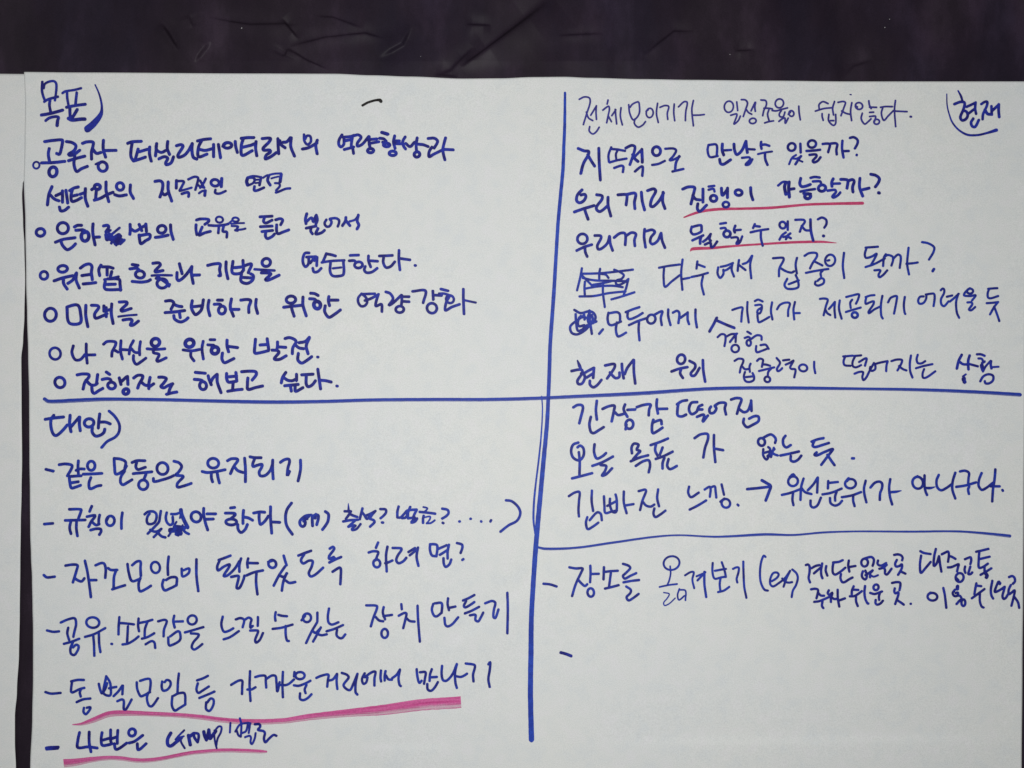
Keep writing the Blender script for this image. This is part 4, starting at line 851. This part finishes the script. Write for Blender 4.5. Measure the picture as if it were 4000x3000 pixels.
def ring(cx, cy, rx, ry, w_):
    st = random.uniform(-2.2, -1.2); k = 14; out = []
    for i in range(k + 2):
        t = st - 2 * math.pi * i / k
        g = 1 + 0.035 * math.sin(2 * t + st * 7)
        out.append((cx + rx * g * math.cos(t), cy + ry * g * math.sin(t), w_))
    return out

PART = {'title': 'heading', 'line': 'text_line', 'divider': 'divider_line', 'underline': 'underline', 'black': 'black_dash', 'dash': 'dash', 'insert': 'inserted_note'}
GLYPH = {'bullet': 'bullet_ring', 'dash': 'dash', 'dot': 'full_stop', '.': 'full_stop', ',': 'comma', '?': 'question_mark', '(': 'bracket', ')': 'bracket',
         '→': 'arrow', 'scribble': 'scribbled_out_word', 'strike': 'crossing_out', 'dots': 'row_of_dots', "'": 'apostrophe', 'caret': 'insertion_caret',
         'G': 'letter', 'r': 'letter', 'o': 'letter', 'u': 'letter', 'p': 'letter', 'ex': 'letter_pair', 'stroke': 'stray_stroke', 'line': 'stroke', 'side': 'edge_stroke'}
LABELS = {'black_dash': 'short black marker dash near the top of the left half',
          'underline_pink_long': 'long streaky pink underline widening to the right', 'underline_pink_group': 'streaky pink underline near the bottom left',
          'underline_pink_progress': 'longer crimson underline in the right half', 'underline_pink_what': 'shorter crimson underline in the right half',
          'line_schedule': 'thin purplish blue line of Korean writing at the top of the right half',
          'line_crossed_out': 'crossed out blue Korean word with strike lines', 'divider_vertical': 'thick blue vertical dividing line'}
FRESH = ('line_share', 'line_district', 'line_groups', 'line_rules', 'line_meeting', 'line_crowd', 'line_chance', 'line_crossed_out', 'line_loose', 'line_goal_missing',
         'line_deflated', 'line_priority', 'line_move_place', 'title_alternative')
WIDTH_GAIN = 1.08
x0 = y0 = 0; sf = 1; pen = 10; cur = None; groups = {}; order = []
for row in DATA.strip().split('\n'):
    row = row.strip()
    if not row: continue
    if row[0] == '@':
        a = [float(t) for t in row[1:].split()]; x0, y0, sf, pen = a[0], a[1], a[2] / 2212.0, a[3]; continue
    if row[0] == '#':
        if len(row) > 1:
            cur = row[1:]
            if cur not in groups: groups[cur] = []; order.append(cur)
        continue
    g, rest = row.split(' ', 1)
    strokes = []
    for st in rest.split('/'):
        st = st.strip(); wd = pen
        if ':' in st: a, st = st.split(':', 1); wd = float(a)
        if st[0] == 'O':
            q = [float(t) for t in st[1:].split()[0].split(',')]
            pts = ring(q[0], q[1], q[2], q[3], wd)
        else:
            pts = []
            for t in st.split():
                q = [float(k) for k in t.split(',')]
                pts.append((q[0], q[1], q[2] if len(q) > 2 else wd))
        strokes.append([(x0 + p[0] * sf, y0 + p[1] * sf, p[2] * sf * WIDTH_GAIN) for p in pts])
    groups[cur].append((g, strokes))

for gid in order:
    kind = gid.split('_')[0]; pname = PART[kind]
    ink = INK['blue']; base = 0.00034
    if gid == 'line_schedule': ink = INK['thin']
    if kind == 'black': ink = INK['black']
    if kind == 'divider': ink = INK['line']; base = 0.00028
    if gid == 'divider_vertical': ink = INK['bright']
    if kind == 'underline':
        ink = INK['pink'] if gid in ('underline_pink_long', 'underline_pink_group') else INK['red']; base = 0.00020
    if gid in FRESH: ink = INK['fresh']
    single = kind in ('divider', 'underline', 'black', 'dash')
    if single:
        k = Ink()
        for g, sts in groups[gid]:
            for p in sts: k.add(p, base, cap=(kind != 'underline' or ink is INK['red']))
        o = k.build(pname, ink, sheet)
    else:
        o = bpy.data.objects.new(pname, None); sc.collection.objects.link(o); o.parent = sheet
        o.empty_display_size = 0.01
        allx = [p[0] for g, sts in groups[gid] for q in sts for p in q]; ally = [p[1] for g, sts in groups[gid] for q in sts for p in q]
        n_ = 0
        for g, sts in groups[gid]:
            k = Ink(); k.k = (n_ * 5) % 14; n_ += 1
            for p in sts: k.add(p, base)
            k.build(GLYPH.get(g, 'syllable'), ink, o)
    if gid in LABELS: o['label'] = LABELS[gid]
